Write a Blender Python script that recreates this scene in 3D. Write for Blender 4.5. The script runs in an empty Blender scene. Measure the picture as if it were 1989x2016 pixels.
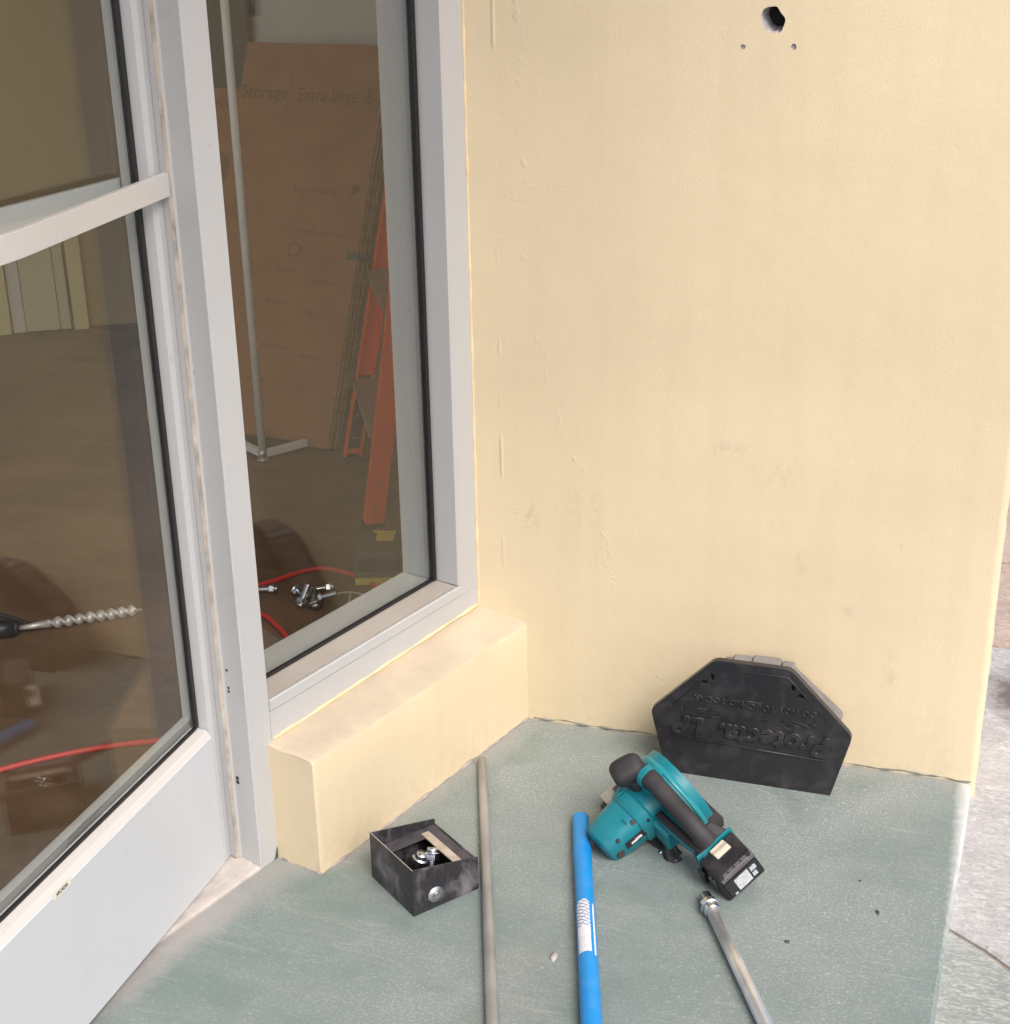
import bpy, bmesh, math, random
from mathutils import Vector, Matrix, noise
R_ = math.radians
random.seed(7)
scene = bpy.context.scene
col = scene.collection

# ------------------------------------------------------------------ camera
cam_d = bpy.data.cameras.new("camera"); cam = bpy.data.objects.new("camera", cam_d); col.objects.link(cam)
cR = Vector((0.95085, 0.30915, -0.01793)); cU = Vector((-0.10031, 0.36238, 0.92662)); cF = Vector((-0.29295, 0.87928, -0.37558))
cF = cR.cross(cU).normalized() * -1
m = Matrix.Identity(4)
for i, v in enumerate((cR.normalized(), cU.normalized(), -cF)):
    for j in range(3): m[j][i] = v[j]
m.translation = Vector((0.7043, -2.2269, 1.35))
cam.matrix_world = m
cam_d.sensor_fit = 'HORIZONTAL'; cam_d.sensor_width = 36.0; cam_d.lens = 2904.95 / 1989 * 36
cam_d.clip_start = 0.02; cam_d.clip_end = 1000
scene.camera = cam

# ------------------------------------------------------------------ world, sun, exposure
SUN_EL, SUN_AZ = 48.0, 134.0            # azimuth clockwise from +Y (the wall's inward normal); 118 = right and towards the viewer
world = bpy.data.worlds.new("World"); scene.world = world; world.use_nodes = True
wn = world.node_tree; bg = wn.nodes["Background"]
sky = wn.nodes.new("ShaderNodeTexSky"); sky.sky_type = 'NISHITA'; sky.sun_disc = False
sky.sun_elevation = R_(SUN_EL); sky.sun_rotation = R_(SUN_AZ); sky.dust_density = 4.0; sky.air_density = 0.9; sky.ozone_density = 0.6
wn.links.new(sky.outputs[0], bg.inputs[0]); bg.inputs[1].default_value = 0.12
sun_d = bpy.data.lights.new("sun", 'SUN'); sun = bpy.data.objects.new("sun", sun_d); col.objects.link(sun)
sun_d.energy = 1.5; sun_d.angle = R_(32); sun_d.color = (1.0, 0.985, 0.96)
sd = Vector((math.sin(R_(SUN_AZ)) * math.cos(R_(SUN_EL)), math.cos(R_(SUN_AZ)) * math.cos(R_(SUN_EL)), math.sin(R_(SUN_EL))))
sun.rotation_euler = (-sd).to_track_quat('-Z', 'Y').to_euler()
scene.view_settings.view_transform = 'Standard'; scene.view_settings.look = 'None'
scene.view_settings.gamma = 1.0; scene.view_settings.use_curve_mapping = False
scene.view_settings.exposure = 0.67
scene.cycles.use_denoising = True
scene.cycles.max_bounces = 10; scene.cycles.transparent_max_bounces = 16; scene.cycles.diffuse_bounces = 5

# ------------------------------------------------------------------ materials
def mat(name, base, rough=0.6, metal=0.0, spec=0.5, var=0.0, vscale=8.0, bump=0.0, bscale=60.0, coat=0.0, detail=5.0):
    M = bpy.data.materials.new(name); M.use_nodes = True
    nt = M.node_tree; b = nt.nodes["Principled BSDF"]
    b.inputs["Base Color"].default_value = (*base, 1); b.inputs["Roughness"].default_value = rough
    b.inputs["Metallic"].default_value = metal; b.inputs["Specular IOR Level"].default_value = spec
    if coat: b.inputs["Coat Weight"].default_value = coat
    tc = nt.nodes.new("ShaderNodeTexCoord")
    if var:
        n = nt.nodes.new("ShaderNodeTexNoise"); n.inputs["Scale"].default_value = vscale; n.inputs["Detail"].default_value = detail
        nt.links.new(tc.outputs["Object"], n.inputs["Vector"])
        r = nt.nodes.new("ShaderNodeValToRGB")
        r.color_ramp.elements[0].position = 0.32; r.color_ramp.elements[1].position = 0.68
        r.color_ramp.elements[0].color = (*[max(0, c * (1 - var)) for c in base], 1)
        r.color_ramp.elements[1].color = (*[min(1, c * (1 + var)) for c in base], 1)
        nt.links.new(n.outputs["Fac"], r.inputs[0]); nt.links.new(r.outputs[0], b.inputs["Base Color"])
    if bump:
        n2 = nt.nodes.new("ShaderNodeTexNoise"); n2.inputs["Scale"].default_value = bscale; n2.inputs["Detail"].default_value = 4
        nt.links.new(tc.outputs["Object"], n2.inputs["Vector"])
        bp = nt.nodes.new("ShaderNodeBump"); bp.inputs["Strength"].default_value = bump; bp.inputs["Distance"].default_value = 0.003
        nt.links.new(n2.outputs["Fac"], bp.inputs["Height"]); nt.links.new(bp.outputs[0], b.inputs["Normal"])
    return M

class NT:
    """small helper to wire node trees"""
    def __init__(s, M): s.nt = M.node_tree; s.b = s.nt.nodes["Principled BSDF"]
    def n(s, t, **kw):
        x = s.nt.nodes.new(t)
        for k, v in kw.items():
            if k.startswith("i_"):
                key = k[2:].replace("_", " ")
                x.inputs[int(key) if key.isdigit() else key].default_value = v
            else: setattr(x, k, v)
        return x
    def l(s, a, b): s.nt.links.new(a, b)
    def noise(s, vec, scale, detail=4, rough=0.5, dist=0.0):
        x = s.n("ShaderNodeTexNoise"); x.inputs["Scale"].default_value = scale; x.inputs["Detail"].default_value = detail
        x.inputs["Roughness"].default_value = rough; x.inputs["Distortion"].default_value = dist; s.l(vec, x.inputs["Vector"]); return x.outputs["Fac"]
    def ramp(s, fac, a, b, ca=(0, 0, 0, 1), cb=(1, 1, 1, 1)):
        r = s.n("ShaderNodeValToRGB"); e = r.color_ramp.elements
        e[0].position = a; e[1].position = b; e[0].color = ca; e[1].color = cb; s.l(fac, r.inputs[0]); return r.outputs[0]
    def math(s, op, a, b=None, clamp=False):
        x = s.n("ShaderNodeMath", operation=op, use_clamp=clamp)
        for i, v in enumerate((a, b)):
            if v is None: continue
            if isinstance(v, (int, float)): x.inputs[i].default_value = v
            else: s.l(v, x.inputs[i])
        return x.outputs[0]
    def mix(s, fac, a, b):
        x = s.n("ShaderNodeMix", data_type='RGBA')
        for sock, v in ((x.inputs["Factor"], fac), (x.inputs["A"], a), (x.inputs["B"], b)):
            pass
        ins = [i for i in x.inputs if i.enabled]
        F, A, B = ins[0], ins[1], ins[2]
        for sock, v in ((F, fac), (A, a), (B, b)):
            if isinstance(v, (int, float)): sock.default_value = v
            elif isinstance(v, tuple): sock.default_value = (*v, 1) if len(v) == 3 else v
            else: s.l(v, sock)
        return [o for o in x.outputs if o.enabled][0]
    def map(s, vec, scale=(1, 1, 1), loc=(0, 0, 0), rot=(0, 0, 0)):
        x = s.n("ShaderNodeMapping"); x.inputs["Scale"].default_value = scale; x.inputs["Location"].default_value = loc; x.inputs["Rotation"].default_value = rot
        s.l(vec, x.inputs["Vector"]); return x.outputs[0]
    def bump(s, h, strength, dist, prev=None):
        x = s.n("ShaderNodeBump"); x.inputs["Strength"].default_value = strength; x.inputs["Distance"].default_value = dist
        s.l(h, x.inputs["Height"])
        if prev is not None: s.l(prev, x.inputs["Normal"])
        return x.outputs[0]

YEL = (0.725, 0.606, 0.416)
def yellow_mat(name, cracks=True):
    M = mat(name, YEL, rough=0.5, spec=0.35); t = NT(M)
    tc = t.n("ShaderNodeTexCoord"); v = tc.outputs["Object"]
    big = t.noise(v, 2.2, 3); fine = t.noise(v, 14, 4)
    c = t.mix(t.ramp(big, .35, .65), tuple(x * .93 for x in YEL), tuple(min(1, x * 1.035) for x in YEL))
    c = t.mix(t.math('MULTIPLY', t.ramp(fine, .6, .8), .25), c, (0.70, 0.57, 0.36))
    # scattered grey scuffs
    sc = t.noise(t.map(v, (10, 10, 5), (3.1, 0, 1.7)), 1.0, 6, .65, .6)
    c = t.mix(t.math('MULTIPLY', t.ramp(sc, .70, .80), .35), c, (0.42, 0.36, 0.26))
    sz0 = t.n('ShaderNodeSeparateXYZ'); t.l(v, sz0.inputs[0])
    splash = t.math('MULTIPLY', t.ramp(t.math('ADD', sz0.outputs[2], t.math('MULTIPLY', t.noise(v, 25, 5, .7), .10)), .05, .15, (1, 1, 1, 1), (0, 0, 0, 1)), t.ramp(t.noise(v, 55, 5, .7), .42, .68))
    c = t.mix(t.math('MULTIPLY', splash, .28), c, (0.40, 0.35, 0.27))
    # faint vertical wash marks and handled, greyed spots
    ws = t.noise(t.map(v, (26, 26, 1.6)), 1, 5, .6)
    c = t.mix(t.math('MULTIPLY', t.ramp(ws, .48, .70), .16), c, (0.58, 0.47, 0.30))
    for px_, pz_, sx_, sz_, k_ in ((.345, .545, .045, .022, .42), (.425, .515, .05, .03, .25), (.468, .365, .012, .028, .55), (.01, .395, .02, .035, .5), (.545, .285, .016, .022, .35), (.10, .42, .06, .05, .25), (.62, .18, .02, .07, .3)):
        mp = t.n("ShaderNodeVectorMath", operation='DISTANCE'); t.l(t.map(v, (1 / sx_, 0, 1 / sz_)), mp.inputs[0]); mp.inputs[1].default_value = (px_ / sx_, 0, pz_ / sz_)
        sm = t.math('MULTIPLY', t.ramp(mp.outputs["Value"], .2, 1.25, (1, 1, 1, 1), (0, 0, 0, 1)), t.ramp(t.noise(t.map(v, (1, 1, .6)), 70, 5, .7), .44, .66))
        c = t.mix(t.math('MULTIPLY', sm, k_), c, (0.36, 0.31, 0.23))
    fg = t.noise(v, 420, 3, .7)
    c = t.mix(t.math('MULTIPLY', t.ramp(fg, .42, .62), .16), c, (0.80, 0.70, 0.50)); c = t.mix(t.math('MULTIPLY', t.ramp(fg, .50, .34), .16), c, (0.50, 0.41, 0.26))
    # tiny specks
    sp = t.n("ShaderNodeTexVoronoi"); sp.inputs["Scale"].default_value = 7.5; t.l(v, sp.inputs["Vector"])
    spk = t.ramp(sp.outputs["Distance"], .016, .024, (1, 1, 1, 1), (0, 0, 0, 1))
    c = t.mix(t.math('MULTIPLY', spk, .5), c, (0.30, 0.25, 0.17))
    # relief: orange-peel stipple, trowel unevenness, drips and a wandering paint ridge
    stip = t.noise(v, 330, 2); mid = t.noise(v, 55, 4, .6); tro = t.noise(v, 7, 3)
    sm_ = t.math('MULTIPLY', stip, t.ramp(t.noise(v, 5, 3), .35, .65, (.35, .35, .35, 1)))
    n = t.bump(sm_, .22, .0018); n = t.bump(mid, .13, .0028, n); n = t.bump(tro, .16, .014, n)
    if cracks:
        sx = t.n("ShaderNodeSeparateXYZ"); t.l(v, sx.inputs[0])
        wob = t.math('MULTIPLY', t.math('SUBTRACT', t.noise(t.map(v, (0, 0, 5)), 1, 6, .6), .5), .16)
        # ridge x = 0.02 - 0.22*min(z-0.62,0)  (vertical above, drifting right below)
        dz = t.math('MINIMUM', t.math('SUBTRACT', sx.outputs[2], .74), 0.0)
        x0 = t.math('ADD', t.math('MULTIPLY', dz, -.38), .0)
        dx = t.math('ABSOLUTE', t.math('SUBTRACT', t.math('SUBTRACT', sx.outputs[0], x0), wob))
        ridge = t.ramp(dx, .0008, .007, (1, 1, 1, 1), (0, 0, 0, 1))
        brk = t.math("MULTIPLY", t.ramp(t.noise(v, 60, 4, .7), .50, .66), t.ramp(t.noise(v, 7, 3, .6), .42, .60))
        n = t.bump(t.math('MULTIPLY', ridge, brk), .32, .005, n)
        # a couple of straight filler lines by the frame, and short hairlines
        ln = t.math('ABSOLUTE', t.math('ADD', sx.outputs[0], .042))
        lnm = t.math('MULTIPLY', t.ramp(ln, .0006, .003, (1, 1, 1, 1), (0, 0, 0, 1)), t.ramp(t.noise(t.map(v, (0, 0, 7)), 1, 2), .52, .58))
        n = t.bump(lnm, .5, .003, n)
        hz = t.noise(t.map(v, (9, 9, 60), (.3, 0, .9)), 1, 2, .5, .4)
        near = t.ramp(sx.outputs[0], -.01, .14, (1, 1, 1, 1), (0, 0, 0, 1))
        hair = t.math('MULTIPLY', t.ramp(t.math('ABSOLUTE', t.math('SUBTRACT', hz, .5)), .0, .012, (1, 1, 1, 1), (0, 0, 0, 1)), t.math('MULTIPLY', near, t.ramp(t.noise(v, 9, 2), .55, .6)))
        n = t.bump(hair, .2, .002, n); c = t.mix(t.math('MULTIPLY', hair, .10), c, (0.45, 0.36, 0.22)); c = t.mix(t.math('MULTIPLY', t.math('MULTIPLY', ridge, brk), .10), c, (0.5, 0.4, 0.25))
        lump = t.n("ShaderNodeTexVoronoi"); lump.inputs["Scale"].default_value = 11; t.l(v, lump.inputs["Vector"])
        n = t.bump(t.ramp(lump.outputs["Distance"], .015, .06, (1, 1, 1, 1), (0, 0, 0, 1)), .14, .002, n)
    t.l(n, t.b.inputs["Normal"]); t.l(c, t.b.inputs["Base Color"])
    return M
m_yellow = yellow_mat("yellow_plaster")
m_yellow2 = yellow_mat("yellow_plaster_low_wall", False)

def curb_top_mat():
    M = mat("worn_sill_paint", (0.6, 0.5, 0.37), rough=0.7, spec=0.25); t = NT(M)
    v = t.n("ShaderNodeTexCoord").outputs["Object"]
    c = t.mix(t.ramp(t.noise(v, 9, 6, .6), .38, .66), (0.50, 0.425, 0.33), (0.60, 0.51, 0.38))
    c = t.mix(t.math('MULTIPLY', t.ramp(t.noise(v, 30, 5, .6, .5), .58, .76), .4), c, (0.42, 0.355, 0.275))
    t.l(c, t.b.inputs["Base Color"])
    n = t.bump(t.noise(v, 200, 3), .2, .001); n = t.bump(t.noise(v, 18, 4), .35, .008, n); t.l(n, t.b.inputs["Normal"])
    return M
m_curbtop = curb_top_mat()

def floor_mat():
    M = mat("green_sealed_concrete", (0.24, 0.29, 0.26), rough=0.55, spec=0.35); t = NT(M)
    v = t.n("ShaderNodeTexCoord").outputs["Object"]
    sx = t.n("ShaderNodeSeparateXYZ"); t.l(v, sx.inputs[0])
    base = t.mix(t.ramp(t.noise(v, 2.6, 4, .55), .36, .66), (0.186, 0.246, 0.236), (0.338, 0.376, 0.378))
    # brushed streaks
    st = t.noise(t.map(v, (5, 17, 1), rot=(0, 0, R_(-18))), 1, 7, .72, .6)
    base = t.mix(t.math('MULTIPLY', t.ramp(st, .45, .72), .50), base, (0.335, 0.36, 0.35))
    # darker green bare-colour patches
    base = t.mix(t.math('MULTIPLY', t.ramp(t.noise(v, 5.5, 3, .5, .4), .58, .74), .6), base, (0.12, 0.185, 0.145))
    # worn pinkish areas
    base = t.mix(t.math('MULTIPLY', t.ramp(t.noise(t.map(v, loc=(4, 2, 0)), 3.4, 5, .65), .55, .72), .55), base, (0.37, 0.36, 0.35))
    # small pale flecks
    grain = t.noise(v, 240, 4, .7)
    base = t.mix(t.math('MULTIPLY', t.ramp(grain, .45, .66), .48), base, (0.40, 0.43, 0.41))
    base = t.mix(t.math('MULTIPLY', t.ramp(grain, .46, .30), .42), base, (0.10, 0.13, 0.11))
    fl = t.ramp(t.noise(t.map(v, (1, 1.6, 1), rot=(0, 0, .6)), 105, 5, .70), .575, .68)
    flm = t.math('MULTIPLY', t.ramp(t.noise(t.map(v, loc=(1, 7, 0)), 4, 3), .36, .60), t.ramp(sx.outputs[0], -.1, .55, (.45, .45, .45, 1)))
    base = t.mix(t.math('MULTIPLY', t.math('MULTIPLY', fl, flm), .65), base, (0.52, 0.545, 0.52))
    # thin scratches
    for a, off in ((.4, 0), (-.7, 5), (1.2, 9), (.1, 14), (-.3, 21)):
        w = t.noise(t.map(v, (1.1, 30, 1), (off, off, 0), (0, 0, a)), 1, 3, .5, .25)
        s = t.math('MULTIPLY', t.ramp(t.math('ABSOLUTE', t.math('SUBTRACT', w, .5)), 0, .011, (1, 1, 1, 1), (0, 0, 0, 1)), t.ramp(t.noise(t.map(v, loc=(off, 3, 1)), 5, 2), .58, .66))
        base = t.mix(t.math('MULTIPLY', s, .35), base, (0.38, 0.40, 0.37))
    # unpainted pinkish cement band along the wall foot, the low wall and the threshold (object space: x right, y in)
    wob = t.math('MULTIPLY', t.math('SUBTRACT', t.noise(v, 16, 5, .65), .5), .055)
    d_wall = t.math('ADD', t.math('MULTIPLY', sx.outputs[1], -1.0), wob)
    e1 = t.ramp(d_wall, .0, .03, (1, 1, 1, 1), (0, 0, 0, 1))
    S_ = t.math('ADD', t.math('MULTIPLY', sx.outputs[0], .9576), t.math('MULTIPLY', sx.outputs[1], -.2882))
    SY = t.math('ADD', t.math('MULTIPLY', sx.outputs[0], .2882), t.math('MULTIPLY', sx.outputs[1], .9576))
    shift = t.math('MULTIPLY', t.ramp(t.math('MULTIPLY', SY, -1), .50, .60), .062)
    e2 = t.ramp(t.math('ADD', t.math('ADD', S_, wob), shift), .0, .040, (1, 1, 1, 1), (0, 0, 0, 1))
    far = t.ramp(t.math('ADD', sx.outputs[1], 1.0), .30, .42)     # stronger near the doorway
    e2 = t.math('MULTIPLY', e2, t.math('SUBTRACT', 1.0, t.math('MULTIPLY', far, .45)))
    e = t.math('MAXIMUM', t.math('MULTIPLY', e1, .6), e2)
    base = t.mix(t.math('MULTIPLY', e, .8), base, (0.39, 0.355, 0.345))
    # worn white arris on the open edge
    ed = t.ramp(t.math('ADD', sx.outputs[0], t.math('MULTIPLY', t.math('SUBTRACT', t.noise(v, 60, 4, .7), .5), .022)), .742, .760)
    base = t.mix(ed, base, (0.60, 0.61, 0.585))
    t.l(base, t.b.inputs["Base Color"])
    t.l(t.ramp(t.noise(v, 12, 4), .3, .7, (.42, .42, .42, 1), (.7, .7, .7, 1)), t.b.inputs["Roughness"])
    n = t.bump(grain, .35, .002); n = t.bump(t.noise(v, 38, 5, .6), .35, .005, n); n = t.bump(fl, .15, .001, n)
    t.l(n, t.b.inputs["Normal"])
    return M
m_floor = floor_mat()

def paver_mat(name, a, b_, dark=None):
    M = mat(name, a, rough=0.75, spec=0.3); t = NT(M)
    v = t.n("ShaderNodeTexCoord").outputs["Object"]
    c = t.mix(t.ramp(t.noise(v, 5, 5, .6), .38, .64), a, b_)
    st = t.noise(t.map(v, (38, 105, 1), rot=(0, 0, .5)), 1, 5, .65, 1.6)
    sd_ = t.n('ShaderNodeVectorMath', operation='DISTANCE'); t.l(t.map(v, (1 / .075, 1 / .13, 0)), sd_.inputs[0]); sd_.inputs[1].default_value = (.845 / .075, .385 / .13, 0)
    c = t.mix(t.math('MULTIPLY', t.ramp(st, .48, .66), .6), c, tuple(min(1, x * 1.5) for x in b_))
    c = t.mix(t.math('MULTIPLY', t.ramp(t.noise(v, 130, 4, .7), .52, .7), .45), c, tuple(x * .55 for x in a))
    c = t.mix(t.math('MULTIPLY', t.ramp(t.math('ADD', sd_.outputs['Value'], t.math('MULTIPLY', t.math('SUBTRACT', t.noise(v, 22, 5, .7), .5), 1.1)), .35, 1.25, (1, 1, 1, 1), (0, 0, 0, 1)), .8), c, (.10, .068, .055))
    t.l(c, t.b.inputs["Base Color"])
    n = t.bump(st, .5, .003); n = t.bump(t.noise(v, 120, 4, .7), .5, .003, n); t.l(n, t.b.inputs["Normal"])
    return M
m_pav_g = paver_mat("paver_green_grey", (0.29, 0.31, 0.29), (0.42, 0.43, 0.41))
m_pav_p = paver_mat("paver_pink", (0.40, 0.31, 0.27), (0.47, 0.38, 0.33))
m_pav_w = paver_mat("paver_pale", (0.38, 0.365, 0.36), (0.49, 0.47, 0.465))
m_pav_d = paver_mat("paver_brown_stained", (0.13, 0.10, 0.085), (0.20, 0.16, 0.135))
m_joint = mat("joint_mortar", (0.33, 0.275, 0.24), rough=.9, var=.3, vscale=60, bump=.3)
m_ground = mat("street_concrete", (0.33, 0.32, 0.30), rough=.85, var=.2, vscale=3, bump=.2, bscale=40)

def alu(name, base, rough=.38, dirt=.12):
    M = mat(name, base, rough=rough, spec=.5); t = NT(M)
    v = t.n("ShaderNodeTexCoord").outputs["Object"]
    c = t.mix(t.math('MULTIPLY', t.ramp(t.noise(v, 6, 5, .6), .45, .75), dirt), base, tuple(x * .72 for x in (base[0], base[1] * .97, base[2] * .92)))
    for off_, rt_ in ((0, .5), (6, -.8)):
        w_ = t.noise(t.map(v, (3, 40, 3), (off_, off_, 0), (rt_, .3, rt_)), 1, 3, .5, .2)
        sc_ = t.math('MULTIPLY', t.ramp(t.math('ABSOLUTE', t.math('SUBTRACT', w_, .5)), 0, .006, (1, 1, 1, 1), (0, 0, 0, 1)), t.ramp(t.noise(t.map(v, loc=(off_, 1, 3)), 9, 2), .60, .66))
        c = t.mix(t.math('MULTIPLY', sc_, .22), c, (0.3, 0.29, 0.27))
    sp = t.ramp(t.noise(v, 60, 3, .6), .70, .74)
    c = t.mix(t.math('MULTIPLY', sp, .30), c, (0.25, 0.24, 0.22))
    t.l(c, t.b.inputs["Base Color"])
    n = t.bump(t.noise(v, 5, 2), .05, .004); n = t.bump(t.noise(v, 420, 2), .05, .0006, n); t.l(n, t.b.inputs["Normal"])
    return M
m_frame = alu("grey_white_frame_enamel", (0.475, 0.478, 0.482))
m_kick = alu("white_door_enamel", (0.57, 0.588, 0.612), rough=.30, dirt=.06)
m_bar = alu("warm_white_bar_enamel", (0.60, 0.57, 0.54), rough=.35, dirt=.08)
m_sillp = alu("dusty_sill_enamel", (0.44, 0.40, 0.36), rough=.6, dirt=.5)
m_thresh = mat("threshold_aluminium", (0.60, 0.55, 0.51), rough=.45, metal=.25, var=.18, vscale=25, bump=.1)
m_gasket = mat("black_gasket_rubber", (0.012, 0.011, 0.013), rough=.38, spec=.5)
m_dirt = mat("grimy_weatherstrip", (0.40, 0.355, 0.31), rough=.8, var=.35, vscale=30, bump=.3)
m_caulk = mat("cream_caulk", (0.72, 0.575, 0.36), rough=.6, var=.1, vscale=30, bump=.4, bscale=90)
m_black_gap = mat("dark_gap_shade", (0.02, 0.018, 0.017), rough=.9)  # near-black colour standing in for the shade inside gaps and holes

def glass_mat():
    M = bpy.data.materials.new("window_glass"); M.use_nodes = True; nt = M.node_tree
    nt.nodes.remove(nt.nodes["Principled BSDF"])
    out = nt.nodes["Material Output"]
    g = nt.nodes.new("ShaderNodeNewGeometry")
    ior = nt.nodes.new("ShaderNodeMix"); ior.data_type = 'FLOAT'
    ior.inputs[2].default_value = 1.47; ior.inputs[3].default_value = 1 / 1.47
    nt.links.new(g.outputs["Backfacing"], ior.inputs[0])
    fr = nt.nodes.new("ShaderNodeFresnel"); nt.links.new(ior.outputs[0], fr.inputs["IOR"])
    tr = nt.nodes.new("ShaderNodeBsdfTransparent"); tr.inputs[0].default_value = (0.935, 0.94, 0.92, 1)
    gl = nt.nodes.new("ShaderNodeBsdfGlossy"); gl.inputs["Roughness"].default_value = 0.012; gl.inputs["Color"].default_value = (1, 1, 1, 1)
    mx = nt.nodes.new("ShaderNodeMixShader"); nt.links.new(fr.outputs[0], mx.inputs[0]); nt.links.new(tr.outputs[0], mx.inputs[1]); nt.links.new(gl.outputs[0], mx.inputs[2])
    # thin film of dust on the pane
    df = nt.nodes.new("ShaderNodeBsdfDiffuse"); df.inputs[0].default_value = (.6, .56, .5, 1)
    tc = nt.nodes.new("ShaderNodeTexCoord"); no = nt.nodes.new("ShaderNodeTexNoise"); no.inputs["Scale"].default_value = 3; no.inputs["Detail"].default_value = 5
    nt.links.new(tc.outputs["Object"], no.inputs["Vector"])
    mr = nt.nodes.new("ShaderNodeMapRange"); mr.inputs[1].default_value = .4; mr.inputs[2].default_value = .75; mr.inputs[3].default_value = .001; mr.inputs[4].default_value = .006
    nt.links.new(no.outputs["Fac"], mr.inputs[0])
    m2 = nt.nodes.new("ShaderNodeMixShader"); nt.links.new(mr.outputs[0], m2.inputs[0]); nt.links.new(mx.outputs[0], m2.inputs[1]); nt.links.new(df.outputs[0], m2.inputs[2])
    nt.links.new(m2.outputs[0], out.inputs[0])
    return M
m_glass = glass_mat()

def dusty_black(name, base=(0.022, 0.021, 0.024), dust=(0.16, 0.145, 0.15), amt=.5, sc=7, rough=.5, lo=.48, hi=.75):
    M = mat(name, base, rough=rough, spec=.45); t = NT(M)
    v = t.n("ShaderNodeTexCoord").outputs["Object"]
    d = t.ramp(t.noise(v, sc, 6, .6, .4), lo, hi)
    d2 = t.ramp(t.noise(t.map(v, loc=(5, 1, 2)), sc * 7, 4, .6), .5, .8)
    k = t.math('ADD', t.math('MULTIPLY', d, amt), t.math('MULTIPLY', d2, amt * .3), True)
    t.l(t.mix(k, base, dust), t.b.inputs["Base Color"])
    t.l(t.ramp(k, 0, .6, (rough, rough, rough, 1), (.85, .85, .85, 1)), t.b.inputs["Roughness"])
    t.l(t.bump(t.noise(v, 300, 2), .1, .0008), t.b.inputs["Normal"])
    return M
m_lid = dusty_black("dusty_black_plastic", amt=.20, rough=.30, sc=26)
m_stbody = mat("chalky_grey_plastic", (0.20, 0.188, 0.188), rough=.85, var=.25, vscale=22)
m_steel = dusty_black("blackened_steel", base=(0.024, 0.022, 0.026), dust=(0.22, 0.20, 0.215), amt=.75, sc=18, rough=.45, lo=.50, hi=.72)
m_steel_in = mat("blackened_steel_inside", (0.022, 0.021, 0.027), rough=.5, var=.3, vscale=20)
m_steel_edge = mat("worn_steel_edge", (0.42, 0.36, 0.32), rough=.5, metal=.4, var=.2, vscale=60)
m_strip = mat("beige_wood_strip", (0.42, 0.36, 0.29), rough=.7, var=.2, vscale=60)
m_flange = mat("grey_steel_flange", (0.065, 0.06, 0.068), rough=.5, var=.3, vscale=40)
m_zinc = mat("bright_zinc", (0.62, 0.64, 0.66), rough=.24, metal=1.0, var=.15, vscale=80)
m_zinc_d = mat("dull_zinc", (0.55, 0.57, 0.57), rough=.4, metal=.9, var=.12, vscale=90)
m_rod = mat("ground_steel_rod", (0.76, 0.755, 0.75), rough=.36, metal=.82, var=.18, vscale=20, bump=.03, bscale=300)
m_conduit = mat("dull_galvanised_pipe", (0.37, 0.365, 0.355), rough=.48, metal=.45, var=.2, vscale=12, bump=.05, bscale=200)
m_blue = dusty_black("bright_blue_enamel", base=(0.006, 0.255, 0.66), dust=(0.16, 0.33, 0.55), amt=.28, sc=14, rough=.40)
m_label = mat("white_sticker_paper", (0.72, 0.73, 0.76), rough=.5, var=.06, vscale=50)
m_ink = mat("blue_grey_ink", (0.10, 0.16, 0.30), rough=.5)
m_teal = dusty_black("teal_tool_plastic", base=(0.006, 0.185, 0.23), dust=(0.16, 0.27, 0.28), amt=.22, sc=16, rough=.34)
m_teal_m = dusty_black("teal_painted_metal", base=(0.006, 0.225, 0.26), dust=(0.16, 0.28, 0.29), amt=.2, sc=20, rough=.28)
m_grip = mat("charcoal_grip_rubber", (0.030, 0.027, 0.029), rough=.55, spec=.4, var=.25, vscale=25, bump=.25, bscale=700)
m_tblack = dusty_black("tool_black_plastic", base=(0.015, 0.014, 0.016), dust=(0.12, 0.105, 0.10), amt=.2, sc=24, rough=.30)
m_tgrey = mat("tool_grey_plastic", (0.10, 0.09, 0.095), rough=.5, var=.15, vscale=40)
m_base = mat("scratched_base_steel", (0.075, 0.070, 0.068), rough=.5, metal=.5, var=.4, vscale=30)
m_silver = mat("tarnished_bracket_steel", (0.50, 0.46, 0.41), rough=.42, metal=.45, var=.25, vscale=60)
m_cream = mat("cream_release_button", (0.62, 0.56, 0.43), rough=.4)
m_brown = mat("brown_brush_cap", (0.06, 0.035, 0.03), rough=.5)
m_blade = mat("saw_blade_steel", (0.5, 0.5, 0.5), rough=.3, metal=1)
# interior
def intfloor_mat():
    M = mat("stained_brown_concrete", (0.21, 0.145, 0.09), rough=.55, spec=.4); t = NT(M)
    v = t.n("ShaderNodeTexCoord").outputs["Object"]
    c = t.mix(t.ramp(t.noise(v, 2.5, 6, .6), .36, .66), (0.115, 0.062, 0.030), (0.20, 0.115, 0.060))
    c = t.mix(t.math('MULTIPLY', t.ramp(t.noise(t.map(v, (1, 9, 1)), 2, 5, .6), .5, .72), .35), c, (0.24, 0.16, 0.10))
    c = t.mix(t.math('MULTIPLY', t.ramp(t.noise(v, 40, 4, .7), .62, .74), .3), c, (0.34, 0.28, 0.22))
    t.l(c, t.b.inputs["Base Color"])
    t.l(t.bump(t.noise(v, 60, 4), .15, .002), t.b.inputs["Normal"])
    return M
m_ifloor = intfloor_mat()
m_iwall = mat("interior_beige_paint", (0.40, 0.29, 0.13), rough=.7, var=.05, vscale=3)
m_iwall_g = mat("interior_grey_white_paint", (0.62, 0.60, 0.54), rough=.7, var=.06, vscale=6)
m_idark = mat("dark_doorway_board", (0.06, 0.045, 0.04), rough=.8, var=.2, vscale=4)
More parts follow.
